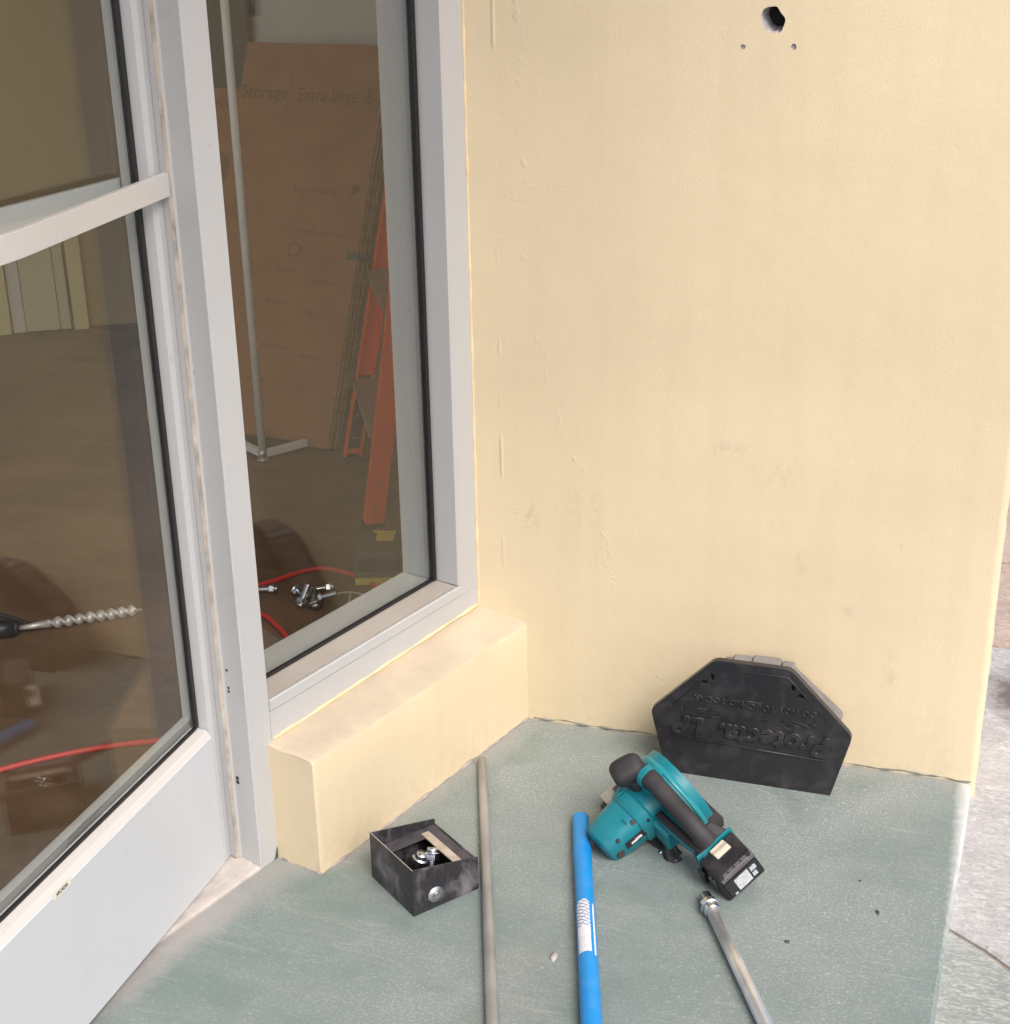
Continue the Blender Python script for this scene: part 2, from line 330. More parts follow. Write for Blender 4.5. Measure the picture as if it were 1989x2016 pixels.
m_ceil = mat("white_ceiling", (0.7, 0.69, 0.66), rough=.8, var=.03, vscale=2)
m_ipanel = mat("pale_yellow_panel", (0.62, 0.54, 0.28), rough=.6, var=.05, vscale=5)
m_ipanel_w = mat("pale_grey_green_panel", (0.54, 0.51, 0.33), rough=.6, var=.05, vscale=5)
m_card = mat("brown_cardboard", (0.345, 0.155, 0.064), rough=.85, spec=.2, var=.10, vscale=9, bump=.05, bscale=200)
m_card_e = mat("corrugated_cardboard_edge", (0.50, 0.33, 0.18), rough=.9, spec=.1, var=.35, vscale=120)
m_print = mat("dark_carton_print", (0.235, 0.107, 0.046), rough=.85, spec=.2)
m_orange = mat("orange_fibreglass", (0.98, 0.095, 0.02), rough=.45, var=.08, vscale=8)
m_alu = mat("ladder_aluminium", (0.36, 0.31, 0.27), rough=.45, metal=.5, var=.1, vscale=20)
m_dull_black = mat("dull_black", (0.03, 0.028, 0.026), rough=.7)
m_white = mat("white_rack_enamel", (0.88, 0.88, 0.85), rough=.35, var=.05, vscale=10)
m_red = mat("red_air_hose", (0.66, 0.035, 0.025), rough=.42)
m_string = mat("white_string", (0.60, 0.54, 0.42), rough=.9)
m_tan = mat("bare_auger_steel", (0.74, 0.72, 0.70), rough=.45, metal=.6, var=.2, vscale=60)
m_chuck = mat("black_chuck_steel", (0.05, 0.055, 0.06), rough=.35, metal=.6)
m_toolgreen = mat("grey_green_tool_plastic", (0.075, 0.085, 0.065), rough=.5, var=.15, vscale=20)
m_tag = mat("yellow_label", (0.78, 0.62, 0.10), rough=.5, var=.1, vscale=40)
m_leaf = mat("dry_dark_leaf", (0.07, 0.085, 0.05), rough=.8, var=.3, vscale=90)
m_chip = mat("pale_cement_chip", (0.43, 0.41, 0.385), rough=.9, var=.15, vscale=90)
m_cem = mat("pinkish_cement", (0.36, 0.32, 0.30), rough=.9, var=.2, vscale=50, bump=.4)
m_hole = mat("raw_plaster_hole", (0.44, 0.41, 0.43), rough=.9, var=.2, vscale=60, bump=.5, bscale=150)
m_navy = mat("blue_plastic_plug", (0.01, 0.03, 0.22), rough=.4)
m_stick = mat("cream_sticker", (0.74, 0.73, 0.58), rough=.5)
m_inkb = mat("black_ink", (0.03, 0.03, 0.03), rough=.5)

# ------------------------------------------------------------------ geometry helpers
class MB:
    def __init__(s): s.v = []; s.f = []; s.mi = []
    def add(s, vs, fs, mi=0):
        o = len(s.v); s.v += [Vector(p) for p in vs]; s.f += [tuple(i + o for i in f) for f in fs]; s.mi += [mi] * len(fs); return s
    def hexa(s, c, mi=0):      # 8 corners: bottom loop 0-3, top loop 4-7
        return s.add(c, [(0, 3, 2, 1), (4, 5, 6, 7), (0, 1, 5, 4), (1, 2, 6, 5), (2, 3, 7, 6), (3, 0, 4, 7)], mi)
    def box(s, a, b, mi=0):
        (x0, y0, z0), (x1, y1, z1) = a, b
        if x0 > x1: x0, x1 = x1, x0
        if y0 > y1: y0, y1 = y1, y0
        if z0 > z1: z0, z1 = z1, z0
        return s.hexa([(x0, y0, z0), (x1, y0, z0), (x1, y1, z0), (x0, y1, z0), (x0, y0, z1), (x1, y0, z1), (x1, y1, z1), (x0, y1, z1)], mi)
    def prism(s, poly, a, b, axis=1, mi=0):   # extrude 2D poly between a and b along axis; poly in the other two axes order
        def P(p, t):
            q = list(p); q.insert(axis, t); return tuple(q)
        n = len(poly); vs = [P(p, a) for p in poly] + [P(p, b) for p in poly]
        fs = [tuple(range(n)), tuple(range(2 * n - 1, n - 1, -1))] + [(i, i + n, (i + 1) % n + n, (i + 1) % n) for i in range(n)]
        return s.add(vs, fs, mi)
    def loft(s, secs, mi=0, cap=True, closed=False):
        n = len(secs[0]); vs = [p for q in secs for p in q]; fs = []
        for k in range(len(secs) - (0 if closed else 1)):
            k2 = (k + 1) % len(secs)
            for i in range(n):
                j = (i + 1) % n; fs.append((k * n + i, k * n + j, k2 * n + j, k2 * n + i))
        if cap and not closed: fs += [tuple(range(n - 1, -1, -1)), tuple((len(secs) - 1) * n + i for i in range(n))]
        return s.add(vs, fs, mi)
    def tube(s, pts, r, n=12, mi=0, sq=2.0, flat=None, up=None, cap=True):
        pts = [Vector(p) for p in pts]; secs = []; N = None
        for i, p in enumerate(pts):
            t = (pts[min(i + 1, len(pts) - 1)] - pts[max(i - 1, 0)]).normalized()
            if N is None:
                a = Vector(up) if up else (Vector((0, 0, 1)) if abs(t.z) < .9 else Vector((1, 0, 0)))
                N = (a - t * a.dot(t)).normalized()
            else: N = (N - t * N.dot(t)).normalized()
            B = t.cross(N); ri = r[i] if isinstance(r, (list, tuple)) else r
            fl = (flat[i] if isinstance(flat, (list, tuple)) else flat) or 1.0
            q = []
            for k in range(n):
                an = 2 * math.pi * k / n; c, sn = math.cos(an), math.sin(an)
                c = math.copysign(abs(c) ** (2 / sq), c); sn = math.copysign(abs(sn) ** (2 / sq), sn)
                q.append(p + N * (c * ri * fl) + B * (sn * ri))
            secs.append(q)
        return s.loft(secs, mi, cap)
    def cyl(s, a, b, r0, r1=None, n=20, mi=0): return s.tube([a, b], [r0, r0 if r1 is None else r1], n, mi)
    def sell(s, c, r, e=2.5, nu=20, nv=12, M=None, mi=0):
        c = Vector(c); secs = []
        pw = lambda x: math.copysign(abs(x) ** (2 / e), x)
        for j in range(1, nv):
            ph = -math.pi / 2 + math.pi * j / nv; q = []
            for i in range(nu):
                th = 2 * math.pi * i / nu
                p = Vector((r[0] * pw(math.cos(ph)) * pw(math.cos(th)), r[1] * pw(math.cos(ph)) * pw(math.sin(th)), r[2] * pw(math.sin(ph))))
                q.append(c + (M @ p if M else p))
            secs.append(q)
        return s.loft(secs, mi)
    def build(s, name, m, parent=None, smooth=False, bevel=0, seg=2, loc=None, auto=False):
        me = bpy.data.meshes.new(name); me.from_pydata([tuple(v) for v in s.v], [], s.f); me.update()
        bm = bmesh.new(); bm.from_mesh(me); bmesh.ops.recalc_face_normals(bm, faces=bm.faces); bm.to_mesh(me); bm.free()
        ms = m if isinstance(m, (list, tuple)) else [m]
        for x in ms: me.materials.append(x)
        for p, k in zip(me.polygons, s.mi): p.material_index = k
        return link(name, me, parent, smooth, bevel, seg)

def link(name, me, parent=None, smooth=False, bevel=0, seg=2):
    o = bpy.data.objects.new(name, me); col.objects.link(o)
    if parent: o.parent = parent
    if smooth or bevel:
        me.shade_smooth()
        if bevel:
            md = o.modifiers.new("bevel", 'BEVEL'); md.width = bevel; md.segments = seg; md.limit_method = 'ANGLE'; md.angle_limit = R_(28); md.harden_normals = True
        if smooth == 'auto' or bevel:
            me.set_sharp_from_angle(angle=R_(34))
    return o

def tag(o, label, cat, group=None):
    o["label"] = label; o["category"] = cat
    if group: o["group"] = group
    return o
def structure(o): o["kind"] = "structure"; return o
def empty(name, loc=(0, 0, 0), rz=0.0, mw=None):
    o = bpy.data.objects.new(name, None); col.objects.link(o); o.empty_display_size = .05
    if mw is not None: o.matrix_world = mw
    else: o.location = loc; o.rotation_euler = (0, 0, rz)
    return o
def frame(X, Y, Z, o):
    m = Matrix.Identity(4)
    for i, v in enumerate((X, Y, Z, o)):
        for j in range(3): m[j][i] = v[j]
    return m
def copy_tree(o, parent=None):
    c = o.copy(); col.objects.link(c)
    if parent: c.parent = parent
    for ch in [x for x in bpy.data.objects if x.parent == o]: copy_tree(ch, c)
    return c
def text(name, body, size, M, m, parent, extrude=0.0004, bevel=0, align='CENTER', shear=0, offset=0, squash=1.0):
    cu = bpy.data.curves.new(name, 'FONT'); cu.body = body; cu.size = size; cu.extrude = extrude; cu.bevel_depth = bevel; cu.bevel_resolution = 1
    cu.align_x = align; cu.align_y = 'CENTER'; cu.shear = shear; cu.offset = offset; cu.resolution_u = 4
    t = bpy.data.objects.new(name, cu); col.objects.link(t)
    dg = bpy.context.evaluated_depsgraph_get(); me = bpy.data.meshes.new_from_object(t.evaluated_get(dg))
    bpy.data.objects.remove(t); bpy.data.curves.remove(cu)
    me.transform(Matrix.Diagonal((squash, 1, 1, 1))); me.transform(M); me.materials.clear(); me.materials.append(m); me.name = name
    o = bpy.data.objects.new(name, me); col.objects.link(o); o.parent = parent
    return o
def plate_with_holes(outline, holes, depth, to3, z_back=None, hole_cap=True, deep=False, taper=None):
    """flat face (2D outline with holes) at height 0, hole walls down to -depth, outer skirt down to z_back; to3 maps (u,v,h) to 3D"""
    bm = bmesh.new(); mi_hole = 1
    def loop(pts, h): return [bm.verts.new(to3(u, v, h)) for u, v in pts]
    outer = loop(outline, 0); es = [bm.edges.new((outer[i], outer[(i + 1) % len(outer)])) for i in range(len(outer))]
    hl = []
    for hpts in holes:
        q = loop(hpts, 0); hl.append(q); es += [bm.edges.new((q[i], q[(i + 1) % len(q)])) for i in range(len(q))]
    bmesh.ops.triangle_fill(bm, use_beauty=True, use_dissolve=False, edges=es)
    for q, hpts in zip(hl, holes):
        bp_ = hpts; small = deep and hpts is not holes[0]
        if taper and not small:
            cx_ = sum(p[0] for p in hpts) / len(hpts); cz_ = sum(p[1] for p in hpts) / len(hpts)
            bp_ = [(cx_ + (p[0] - cx_) * taper[0] + taper[1] * abs(hpts[0][0] - cx_), cz_ + (p[1] - cz_) * taper[0] + taper[2] * abs(hpts[0][0] - cx_)) for p in hpts]
        b = loop(bp_, -depth * (.10 if small else 1))
        for i in range(len(q)):
            f = bm.faces.new((q[i], q[(i + 1) % len(q)], b[(i + 1) % len(q)], b[i])); f.material_index = mi_hole
        if hole_cap: f = bm.faces.new(b); f.material_index = mi_hole + (1 if deep and not small else 0)
    if z_back is not None:
        b = loop(outline, z_back); n = len(outer)
        for i in range(n): bm.faces.new((outer[i], outer[(i + 1) % n], b[(i + 1) % n], b[i]))
        bm.faces.new(b[::-1])
    bmesh.ops.recalc_face_normals(bm, faces=bm.faces)
    return bm
def bm_obj(name, bm, ms, parent=None):
    me = bpy.data.meshes.new(name); bm.to_mesh(me); bm.free()
    for x in ms: me.materials.append(x)
    o = bpy.data.objects.new(name, me); col.objects.link(o)
    if parent: o.parent = parent
    return o
def catmull(pts, k=8):
    P = [Vector(p) for p in pts]; out = []
    for i in range(len(P) - 1):
        a, b, c, d = P[max(i - 1, 0)], P[i], P[i + 1], P[min(i + 2, len(P) - 1)]
        for j in range(k):
            t = j / k
            out.append(.5 * ((2 * b) + (c - a) * t + (2 * a - 5 * b + 4 * c - d) * t * t + (3 * b - a - 3 * c + d) * t ** 3))
    out.append(P[-1]); return out

ANG = 16.748 * math.pi / 180
cA, sA = math.cos(ANG), math.sin(ANG)
def S(sx, sy, z=0.0): return Vector((cA * sx + sA * sy, -sA * sx + cA * sy, z))   # storefront axes to world: sx outward, sy away from viewer

# ------------------------------------------------------------------ ground, slab, pavement
g = MB().box((-120, -120, -.16), (120, 120, -.07)).build("ground", m_ground); structure(g)

def slab():
    # porch slab: ragged right arris, butts the storefront line; top at z = 0
    p = [S(-.095, .02), S(-.095, -4.2), (-.2, -5.2, 0), (.763, -5.2, 0)]
    n = 46
    for i in range(n + 1):
        y = -5.2 + (5.2 - .003) * i / n
        dx = .006 * noise.noise(Vector((0, y * 9, 3))) + .0035 * noise.noise(Vector((2, y * 40, 1)))
        base = .768 - .055 * max(0, -.06 - max(y, -1.2))
        p.append((base + dx, y, 0))
    p = [Vector(q) for q in p]
    b = MB(); k = len(p)
    inset = [q.copy() for q in p]
    for i in range(3, k): inset[i].x -= .005
    low = [q.copy() for q in p]
    for q in low: q.z = -.06
    mid = [q.copy() for q in p]
    for i in range(3, k): mid[i].z = -.005
    b.loft([low, mid, inset], cap=True)
    o = b.build("porch_slab", m_floor); structure(o); return o
slab()

pv = MB().box((.60, -5.2, -.075), (9, 9, -.036)).build("pavement", m_joint); structure(pv)
def paver(poly, m, z=-.028):
    b = MB(); lo = [(x, y, -.042) for x, y in poly]; c = Vector((sum(p[0] for p in poly) / len(poly), sum(p[1] for p in poly) / len(poly), 0))
    mid = [(x, y, z - .004) for x, y in poly]
    top = []
    for x, y in poly:
        d = (c - Vector((x, y, 0))).normalized() * .005; top.append((x + d.x, y + d.y, z))
    b.loft([lo, mid, top]); return b.build("paving_slab", m, pv)
paver([(.70, -.90), (.845, -.90), (.858, -.70), (.895, -.50), (.84, -.436), (.80, -.398), (.70, -.33)], m_pav_g)
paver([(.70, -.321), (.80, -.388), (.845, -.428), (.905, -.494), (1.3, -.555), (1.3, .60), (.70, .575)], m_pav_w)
paver([(.866, -.90), (1.3, -.90), (1.3, -.565), (.912, -.505), (.872, -.70)], m_pav_p)
paver([(.70, .583), (1.3, .608), (1.3, .70), (.70, .675)], m_pav_p)
paver([(.70, .685), (1.3, .71), (1.3, 1.02), (.70, 1.0)], m_pav_p)
for i in range(6):
    y0 = 1.02 + i * .42; paver([(.70, y0), (1.3, y0 + .02), (1.3, y0 + .42), (.70, y0 + .40)], m_pav_p)
for j in range(5):
    for i in range(9):
        x0 = 1.312 + j * .62; y0 = -2.0 + i * .6
        paver([(x0, y0), (x0 + .605, y0), (x0 + .605, y0 + .585), (x0, y0 + .585)], random.choice((m_pav_p, m_pav_w, m_pav_g)))

# ------------------------------------------------------------------ pier wall with drilled holes
def blob(cx, cz, r, n=18, jag=.1, sx=1.0, sz=1.0, seed=0):
    return [(cx + r * sx * math.cos(a) * (1 + jag * noise.noise(Vector((math.cos(a) * 1.7, math.sin(a) * 1.7, seed)))),
             cz + r * sz * math.sin(a) * (1 + jag * noise.noise(Vector((math.cos(a) * 1.7, math.sin(a) * 1.7, seed + 9))))) for a in [2 * math.pi * i / n for i in range(n)]]
def pier():
    H = 3.0; xr = .7625
    left = [(-.0905, -.03), ]
    # ragged foot of the paint and slightly wavy right arris
    foot = [(-.0905 + (xr + .0905) * i / 70, -.03) for i in range(71)]
    right = [(xr + .0022 * noise.noise(Vector((5, z * 14, 0))) + .0015 * noise.noise(Vector((1, z * 45, 2))), z) for z in [(-.03 + (H + .03) * i / 120) for i in range(1, 121)]]
    outline = foot + right + [(-.0905, H)]
    big = blob(.3796, 1.2035, .0165, 40, .22, 1.0, 1.12, 4)
    big = [(x + .003 * (z - 1.2035) / .0165 * -1, z) for x, z in big]
    s1 = blob(.339, 1.166, .0038, 10, .25, seed=2); s2 = blob(.4118, 1.1664, .0042, 10, .25, seed=6)
    bm = plate_with_holes(outline, [big, s1, s2], .034, lambda u, v, h: Vector((u, -h, v)), None, True, True, (.82, .20, .20))
    nr = len(right) + 1
    # rounded arris + return face
    rv = [Vector((xr, 0, -.03))] + [Vector((x, 0, z)) for x, z in right]
    secs = []
    for a in (0, 18, 36, 54, 72, 90):
        q = []
        for p in rv:
            w = .013 + .003 * noise.noise(Vector((3, p.z * 20, 7)))
            q.append(Vector((p.x + w * math.sin(R_(a)), w * (1 - math.cos(R_(a))), p.z)))
        secs.append(q)
    secs.append([Vector((p.x + .013, .30, p.z)) for p in rv])
    prev = None
    for q in secs:
        vs = [bm.verts.new(p) for p in q]
        if prev:
            for i in range(len(vs) - 1): bm.faces.new((prev[i], vs[i], vs[i + 1], prev[i + 1]))
        prev = vs
    # back, left end and top
    def quad(*p): bm.faces.new([bm.verts.new(q) for q in p])
    quad((xr + .013, .30, -.03), (-.0905, .30, -.03), (-.0905, .30, H), (xr + .013, .30, H))
    quad((-.0905, .30, -.03), (-.0905, 0, -.03), (-.0905, 0, H), (-.0905, .30, H))
    quad((-.0905, .30, H), (-.0905, 0, H), (xr + .013, 0, H), (xr + .013, .30, H))
    bmesh.ops.remove_doubles(bm, verts=bm.verts, dist=.00005)
    bmesh.ops.recalc_face_normals(bm, faces=bm.faces)
    o = bm_obj("plaster_wall", bm, [m_yellow, m_hole, m_black_gap])  # bottom of the drilled hole painted black as its deep shade
    me = o.data; me.shade_smooth(); me.set_sharp_from_angle(angle=R_(30))
    tag(o, "cream yellow plaster wall with a drilled hole and two screw holes near its top", "wall")
    # ragged paint line and cement dribble at the foot
    b = MB(); pts = []; rr = []
    for i in range(120):
        x = .01 + .757 * i / 119
        pts.append((x, -.0005, .004 + .004 * noise.noise(Vector((x * 22, 0, 4)))))
        rr.append(max(.0004, .0013 + .0026 * noise.noise(Vector((x * 45, 5, 1)))))
    b.tube(pts, rr, 7).build("mortar_fillet", mat("grey_green_fillet", (0.20, 0.215, 0.19), rough=.9, var=.3, vscale=40, bump=.4), o, True)
pier()

# ------------------------------------------------------------------ low yellow wall under the window
def lowwall():
    nx = 60; b = MB(); nseg = 12
    def prof(t):   # t 0..1 along sy from -.56 to 0.0 : closed profile (sx, z) with rounded top arrises
        zo = .1985 - .007 * t; zi = .2045 + .011 * t; sx_in = -.0855 - .002 * t
        w = lambda k, a: a * noise.noise(Vector((k * 3.1, t * 7, 2))) + a * .5 * noise.noise(Vector((k, t * 26, 5)))
        out = [(-.0013 + w(0, .0012), -.03), (-.0012 + w(1, .0015), .05), (-.0012 + w(2, .0018), .12), (-.001 + w(3, .0012), zo - .0075),
               (-.0026 + w(4, .0008), zo - .0022), (-.0075, zo + .0004 + w(5, .0008)), (-.035, zo + (zi - zo) * .3 + w(6, .002)), (-.06, zo + (zi - zo) * .65 + w(7, .002)),
               (sx_in, zi + w(8, .0015)), (sx_in - .03, zi), (sx_in - .03, -.03)]
        return out
    secs = []
    ts = [0.0, .006, .014] + [i / nx for i in range(2, nx + 1)]
    for t in ts:
        sy = -.5635 + (.5635 + .03) * t; q = []
        pull = {0.0: .6, .006: .1}.get(t, 0.0)
        for sx, z in prof(t):
            dz = -.004 * pull if z > .15 else 0; di = .003 * pull
            skew = (-.0045 if sx < -.05 else 0)
            q.append(S(sx - (di if sx > -.02 else 0), sy + (skew * (1 - t)), z + dz))
        secs.append(q)
    b.loft(secs)
    b.mi = []
    for f in b.f:
        zc = sum(b.v[i].z for i in f) / len(f); zmin = min(b.v[i].z for i in f)
        sxm = sum(b.v[i].x * cA - b.v[i].y * sA for i in f) / len(f)
        b.mi.append(1 if (len(f) == 4 and zmin > .18 and sxm < -.004) else 0)
    o = b.build("low_wall", [m_yellow2, m_curbtop], None, True); o.data.set_sharp_from_angle(angle=R_(40))
    tag(o, "low cream yellow sill wall with a worn dusty top below the window frame", "low wall")
    # foot fillet
    b = MB(); pts = []; rr = []
    for i in range(70):
        sy = -.56 + .56 * i / 69
        pts.append(S(.0, sy, .001)); rr.append(max(.0002, .0012 + .006 * noise.noise(Vector((sy * 24, 2, 8)))))
    for i in range(12):
        pass
    b.tube(pts, rr, 7).build("mortar_fillet", m_cem, o, True)
    b = MB(); pts = []; rr = []
    for i in range(16):
        sx = -.088 + .086 * i / 15
        pts.append(S(sx, -.565 + .002, .001)); rr.append(max(.0004, .003 + .005 * noise.noise(Vector((sx * 60, 7, 3)))))
    b.tube(pts, rr, 7).build("mortar_fillet", m_cem, o, True)
lowwall()

# ------------------------------------------------------------------ storefront window
win = empty("storefront_window", S(-.14, -.30, .195), -ANG)
tag(win, "tall fixed shop window in a grey white aluminium frame above the low wall", "window")
OX, OY, OZ = -.14, -.30, .195
def wb(b, name, m, bevel=.0008, parent=win, seg=1, smooth=False):
    for v in b.v: v.x -= OX; v.y -= OY; v.z -= OZ
    return b.build(name, m, parent, smooth, bevel, seg)
wb(MB().box((-.20, -.5575, .19), (-.087, -.018, .2535)), "sill_base", m_frame)
wb(MB().box((-.20, -.5575, .2537), (-.0915, -.03, .2555)), "sill_gap", m_black_gap, 0)  # black strip painting the shade line under the overhanging lip
wb(MB().prism([(-.085, .2555), (-.085, .2715), (-.0865, .2735), (-.139, .2750), (-.139, .2555)], -.5575, -.0797, 1), "sill_lip", m_sillp if False else m_frame, 0)
wb(MB().box((-.1385, -.5575, .2752), (-.0885, -.088, .2757)), "sill_dust", m_sillp, 0)
wb(MB().box((-.205, -.5575, .2557), (-.1455, -.03, .2745)), "inner_sill", m_frame)
wb(MB().box((-.20, -.0785, .2535), (-.087, -.0225, 2.40)), "jamb", m_frame)
wb(MB().box((-.139, -.0862, .2755), (-.0853, -.0797, 2.36)), "jamb_lip", m_frame, .001)
wb(MB().box((-.205, -.0885, .2750), (-.1455, -.079, 2.36)), "inner_jamb", m_frame)
wb(MB().box((-.140, -.0955, .276), (-.1295, -.0864, 2.36)), "gasket", m_gasket, .002)
wb(MB().box((-.140, -.556, .2757), (-.131, -.0864, .2815)), "gasket", m_gasket, .002)
wb(MB().box((-.1455, -.57, .265), (-.1400, -.075, 2.37)), "glass_pane", m_glass, 0)
mul = MB().prism([(-.087, -.5578), (-.087, -.6025), (-.0885, -.604), (-.127, -.604), (-.127, -.609), (-.139, -.610), (-.139, -.606), (-.20, -.606), (-.20, -.5578)], 0.0, 2.40, 2)
wb(mul, "mullion", m_frame)
wb(MB().box((-.1395, -.6155, .012), (-.128, -.6092, 2.10)), "weatherstrip", m_frame, .001)
wb(MB().box((-.1285, -.6157, .012), (-.1270, -.6085, 2.10)), "grime_line", m_dirt, .0006)
ch = [(-.5650, .001), (-.5600, .0012), (-.5590, .006), (-.5615, .0125), (-.5655, .0215), (-.5690, .0190), (-.5715, .0120), (-.5735, .0045), (-.5775, .0015)]
wb(MB().add([(-.0866, y, z) for y, z in ch] + [(-.0871, y, z) for y, z in ch], [tuple(range(9)), tuple(range(17, 8, -1))] + [(i, i + 9, (i + 1) % 9 + 9, (i + 1) % 9) for i in range(9)]), "paint_chip", mat("dark_green_paint_smear", (0.07, 0.10, 0.09), rough=.6, var=.3, vscale=80), 0)
wb(MB().box((-.0866, -.6008, .001), (-.0871, -.6000, .030)), "edge_crack", m_dirt, 0)
for z_ in (.145, .152, .30, .306, .335):
    wb(MB().cyl((-.120, -.6045, z_), (-.120, -.6031, z_), .0022 if z_ > .2 else .0034, .0018, 8), "frame_screw", m_chuck, 0)
wb(MB().box((-.20, -3.6, 2.36), (-.087, -.0225, 2.46)), "head", m_frame)
wb(MB().box((-.20, -1.58, 0.0), (-.087, -1.535, 2.36)), "mullion", m_frame)
# cream caulk beads against wall and low wall
b = MB(); pts = []; rr = []
for i in range(160):
    z = .212 + 2.2 * (i / 159) ** 1.2
    q = S(-.0868, -.0252 + .0012 * noise.noise(Vector((z * 9, 0, 0)))); pts.append((q.x, q.y, z)); rr.append(max(.0012, .0030 + .0022 * noise.noise(Vector((z * 30, 3, 1)))))
b.tube(pts, rr, 8)
for v in b.v: pass
def to_local(b):
    inv = Matrix.Rotation(ANG, 4, 'Z') @ Matrix.Translation(-S(OX, OY, OZ))
    for i, v in enumerate(b.v): b.v[i] = inv @ v
    return b
to_local(b).build("caulk_bead", m_caulk, win, True)
b = MB(); pts = []; rr = []
for i in range(110):
    t = i / 109; sy = -.555 + .53 * t
    pts.append(S(-.0868, sy, .2062 + .0115 * t + .0016 * noise.noise(Vector((sy * 20, 4, 4))))); rr.append(max(.0008, .0028 + .0026 * noise.noise(Vector((sy * 26, 8, 2)))))
to_local(b.tube(pts, rr, 8)).build("caulk_bead", m_caulk, win, True)

# ------------------------------------------------------------------ glass door, a little open
door = empty("glass_door", (-.3104, -.5357, 0), R_(-.37))
tag(door, "white aluminium glass door standing slightly open with a push bar and tall kick rail", "door")
# local: x = outward, y = -w (w runs from the hinge towards the viewer), z up
def pw(poly, w0, w1): return MB().prism([(d, z) for d, z in poly], -w1, -w0, 1)
st = MB().prism([(-.0028, 0.0), (0, -.006), (0, -.026), (-.004, -.0335), (-.020, -.0335), (-.020, -.030), (-.030, -.030), (-.030, -.036), (-.044, -.036), (-.044, 0.0)], .013, 2.09, 2)
st.build("hinge_stile", m_frame, door, False, .0006, 1)
MB().prism([(0, -.90), (0, -.865), (-.044, -.865), (-.044, -.90)], .013, 2.09, 2).build("lock_stile", m_frame, door, False, .001, 1)
rail = pw([(.0012, .013), (.0012, .2345), (-.0005, .2365), (-.006, .2445), (-.019, .2465), (-.044, .2475), (-.044, .013)], .0345, .865)
rail.mi = [0] * len(rail.f)
rail.build("kick_rail", m_kick, door, False, .0008, 2)
pw([(-.0005, .2374), (-.006, .2452), (-.019, .2472), (-.019, .2467), (-.006, .2447), (-.0007, .2369)], .0365, .86).build("glazing_bead", m_bar, door, False)
pw([(0, 2.02), (0, 2.09), (-.044, 2.09), (-.044, 2.02)], .0345, .865).build("top_rail", m_frame, door, False, .001, 1)
MB().box((-.0245, -.0425, .250), (-.0185, -.0336, 2.02)).build("gasket", m_gasket, door, False, .0015, 2)
pw([(-.0185, .2470), (-.0185, .2515), (-.0245, .2515), (-.0245, .2470)], .040, .862).build("gasket", m_gasket, door, False, .0015, 2)
pw([(-.030, .2476), (-.030, .262), (-.044, .262), (-.044, .2476)], .036, .865).build("inner_bead", m_frame, door, False, .001, 1)
MB().box((-.030, -.872, .24), (-.0247, -.03, 2.03)).build("glass_pane", m_glass, door)
def bar(name, base, amp, zc, hh, th, sgn, m):
    secs = []
    for i in range(41):
        w = .004 + .89 * i / 40; d = base + sgn * amp * min(1.0, w / .38, (.9 - w) / .38)
        secs.append([Vector((d + th / 2, -w, zc - hh)), Vector((d + th / 2, -w, zc + hh)), Vector((d - th / 2, -w, zc + hh)), Vector((d - th / 2, -w, zc - hh))])
    return MB().loft(secs).build(name, m, door, False, .0012, 2)
pb = bar("push_bar", .0062, .040, 1.0375, .0152, .009, 1, m_bar)
MB().cyl((.0105, -.012, 1.0375), (.0122, -.012, 1.0375), .0028, .0022, 10).build("screw", m_chuck, pb, True)
pb2 = bar("push_bar", -.050, .035, 1.030, .016, .009, -1, m_kick)
MB().box((.0014, -.4355, .2300), (.0017, -.3975, .2385)).build("sticker", m_stick, door)
for v in (): pass
text("sticker_lettering", "ARCADIA", .0074, Matrix(((0, 0, 1, .0018), (1, 0, 0, -.4165), (0, 1, 0, .2342), (0, 0, 0, 1))), m_inkb, door, .0001, offset=.0002, squash=.78)
# black strip painting the shade in the gap between door and frame
MB().box((-.05, .001, .015), (-.02, .007, 2.09)).build("hinge_gap_shade", m_black_gap, door)

# threshold
th = empty("threshold", S(-.14, -1.07, 0), -ANG)
tag(th, "ribbed metal threshold strip under the open glass door", "threshold")
prof = [(.052, 0), (.052, .003)]
for k in range(7):
    x = .048 - k * .0125; z = .004 + .0085 * min(1, (k + .5) / 5)
    prof += [(x, z), (x - .0085, z + .0012), (x - .0095, z - .001), (x - .0115, z - .001)]
prof += [(-.06, .0125), (-.06, 0)]
MB().prism(prof, -.466, .4655, 1).build("ribbed_strip", m_thresh, th, False)

# ------------------------------------------------------------------ interior shell
def ig(name, poly, z, m): 
    o = MB().add([(x, y, z) for x, y in poly], [tuple(range(len(poly)))]).build(name, m); structure(o); return o
a0, a1 = S(-.16, .0), S(-.16, -4.0)
MB().prism([(a0.x, a0.y), (a1.x, a1.y), (-6.2, -3.0), (-6.2, 4.6), (.1, 4.6), (.1, .31)], -.05, -.001, 2)
o = MB().prism([(a0.x, a0.y), (a1.x, a1.y), (-6.2, -3.0), (-6.2, 4.6), (.1, 4.6), (.1, .31)], -.05, -.001, 2).build("interior_floor", m_ifloor); structure(o)
o = MB().prism([(a0.x - .05, a0.y), (a1.x - .05, a1.y), (-6.2, -3.0), (-6.2, 4.6), (.1, 4.6), (.1, .31)], 2.75, 2.80, 2).build("interior_ceiling", m_ceil); structure(o)
o = MB().box((-.02, .302, 0), (.10, 4.6, 2.75)).build("interior_wall", m_iwall_g); structure(o)
cb = Vector((-.9554, 1.2209, 0)); ce = Vector((.988, -.1542, 0)); cm = Vector((.1542, .988, 0))
def C3(e, mm, z): return cb + ce * e + cm * mm + Vector((0, 0, z))
q0, q1 = C3(-.505, .52, 0), C3(.93, .52, 0); q2, q3 = C3(.93, .60, 0), C3(-.505, .60, 0)
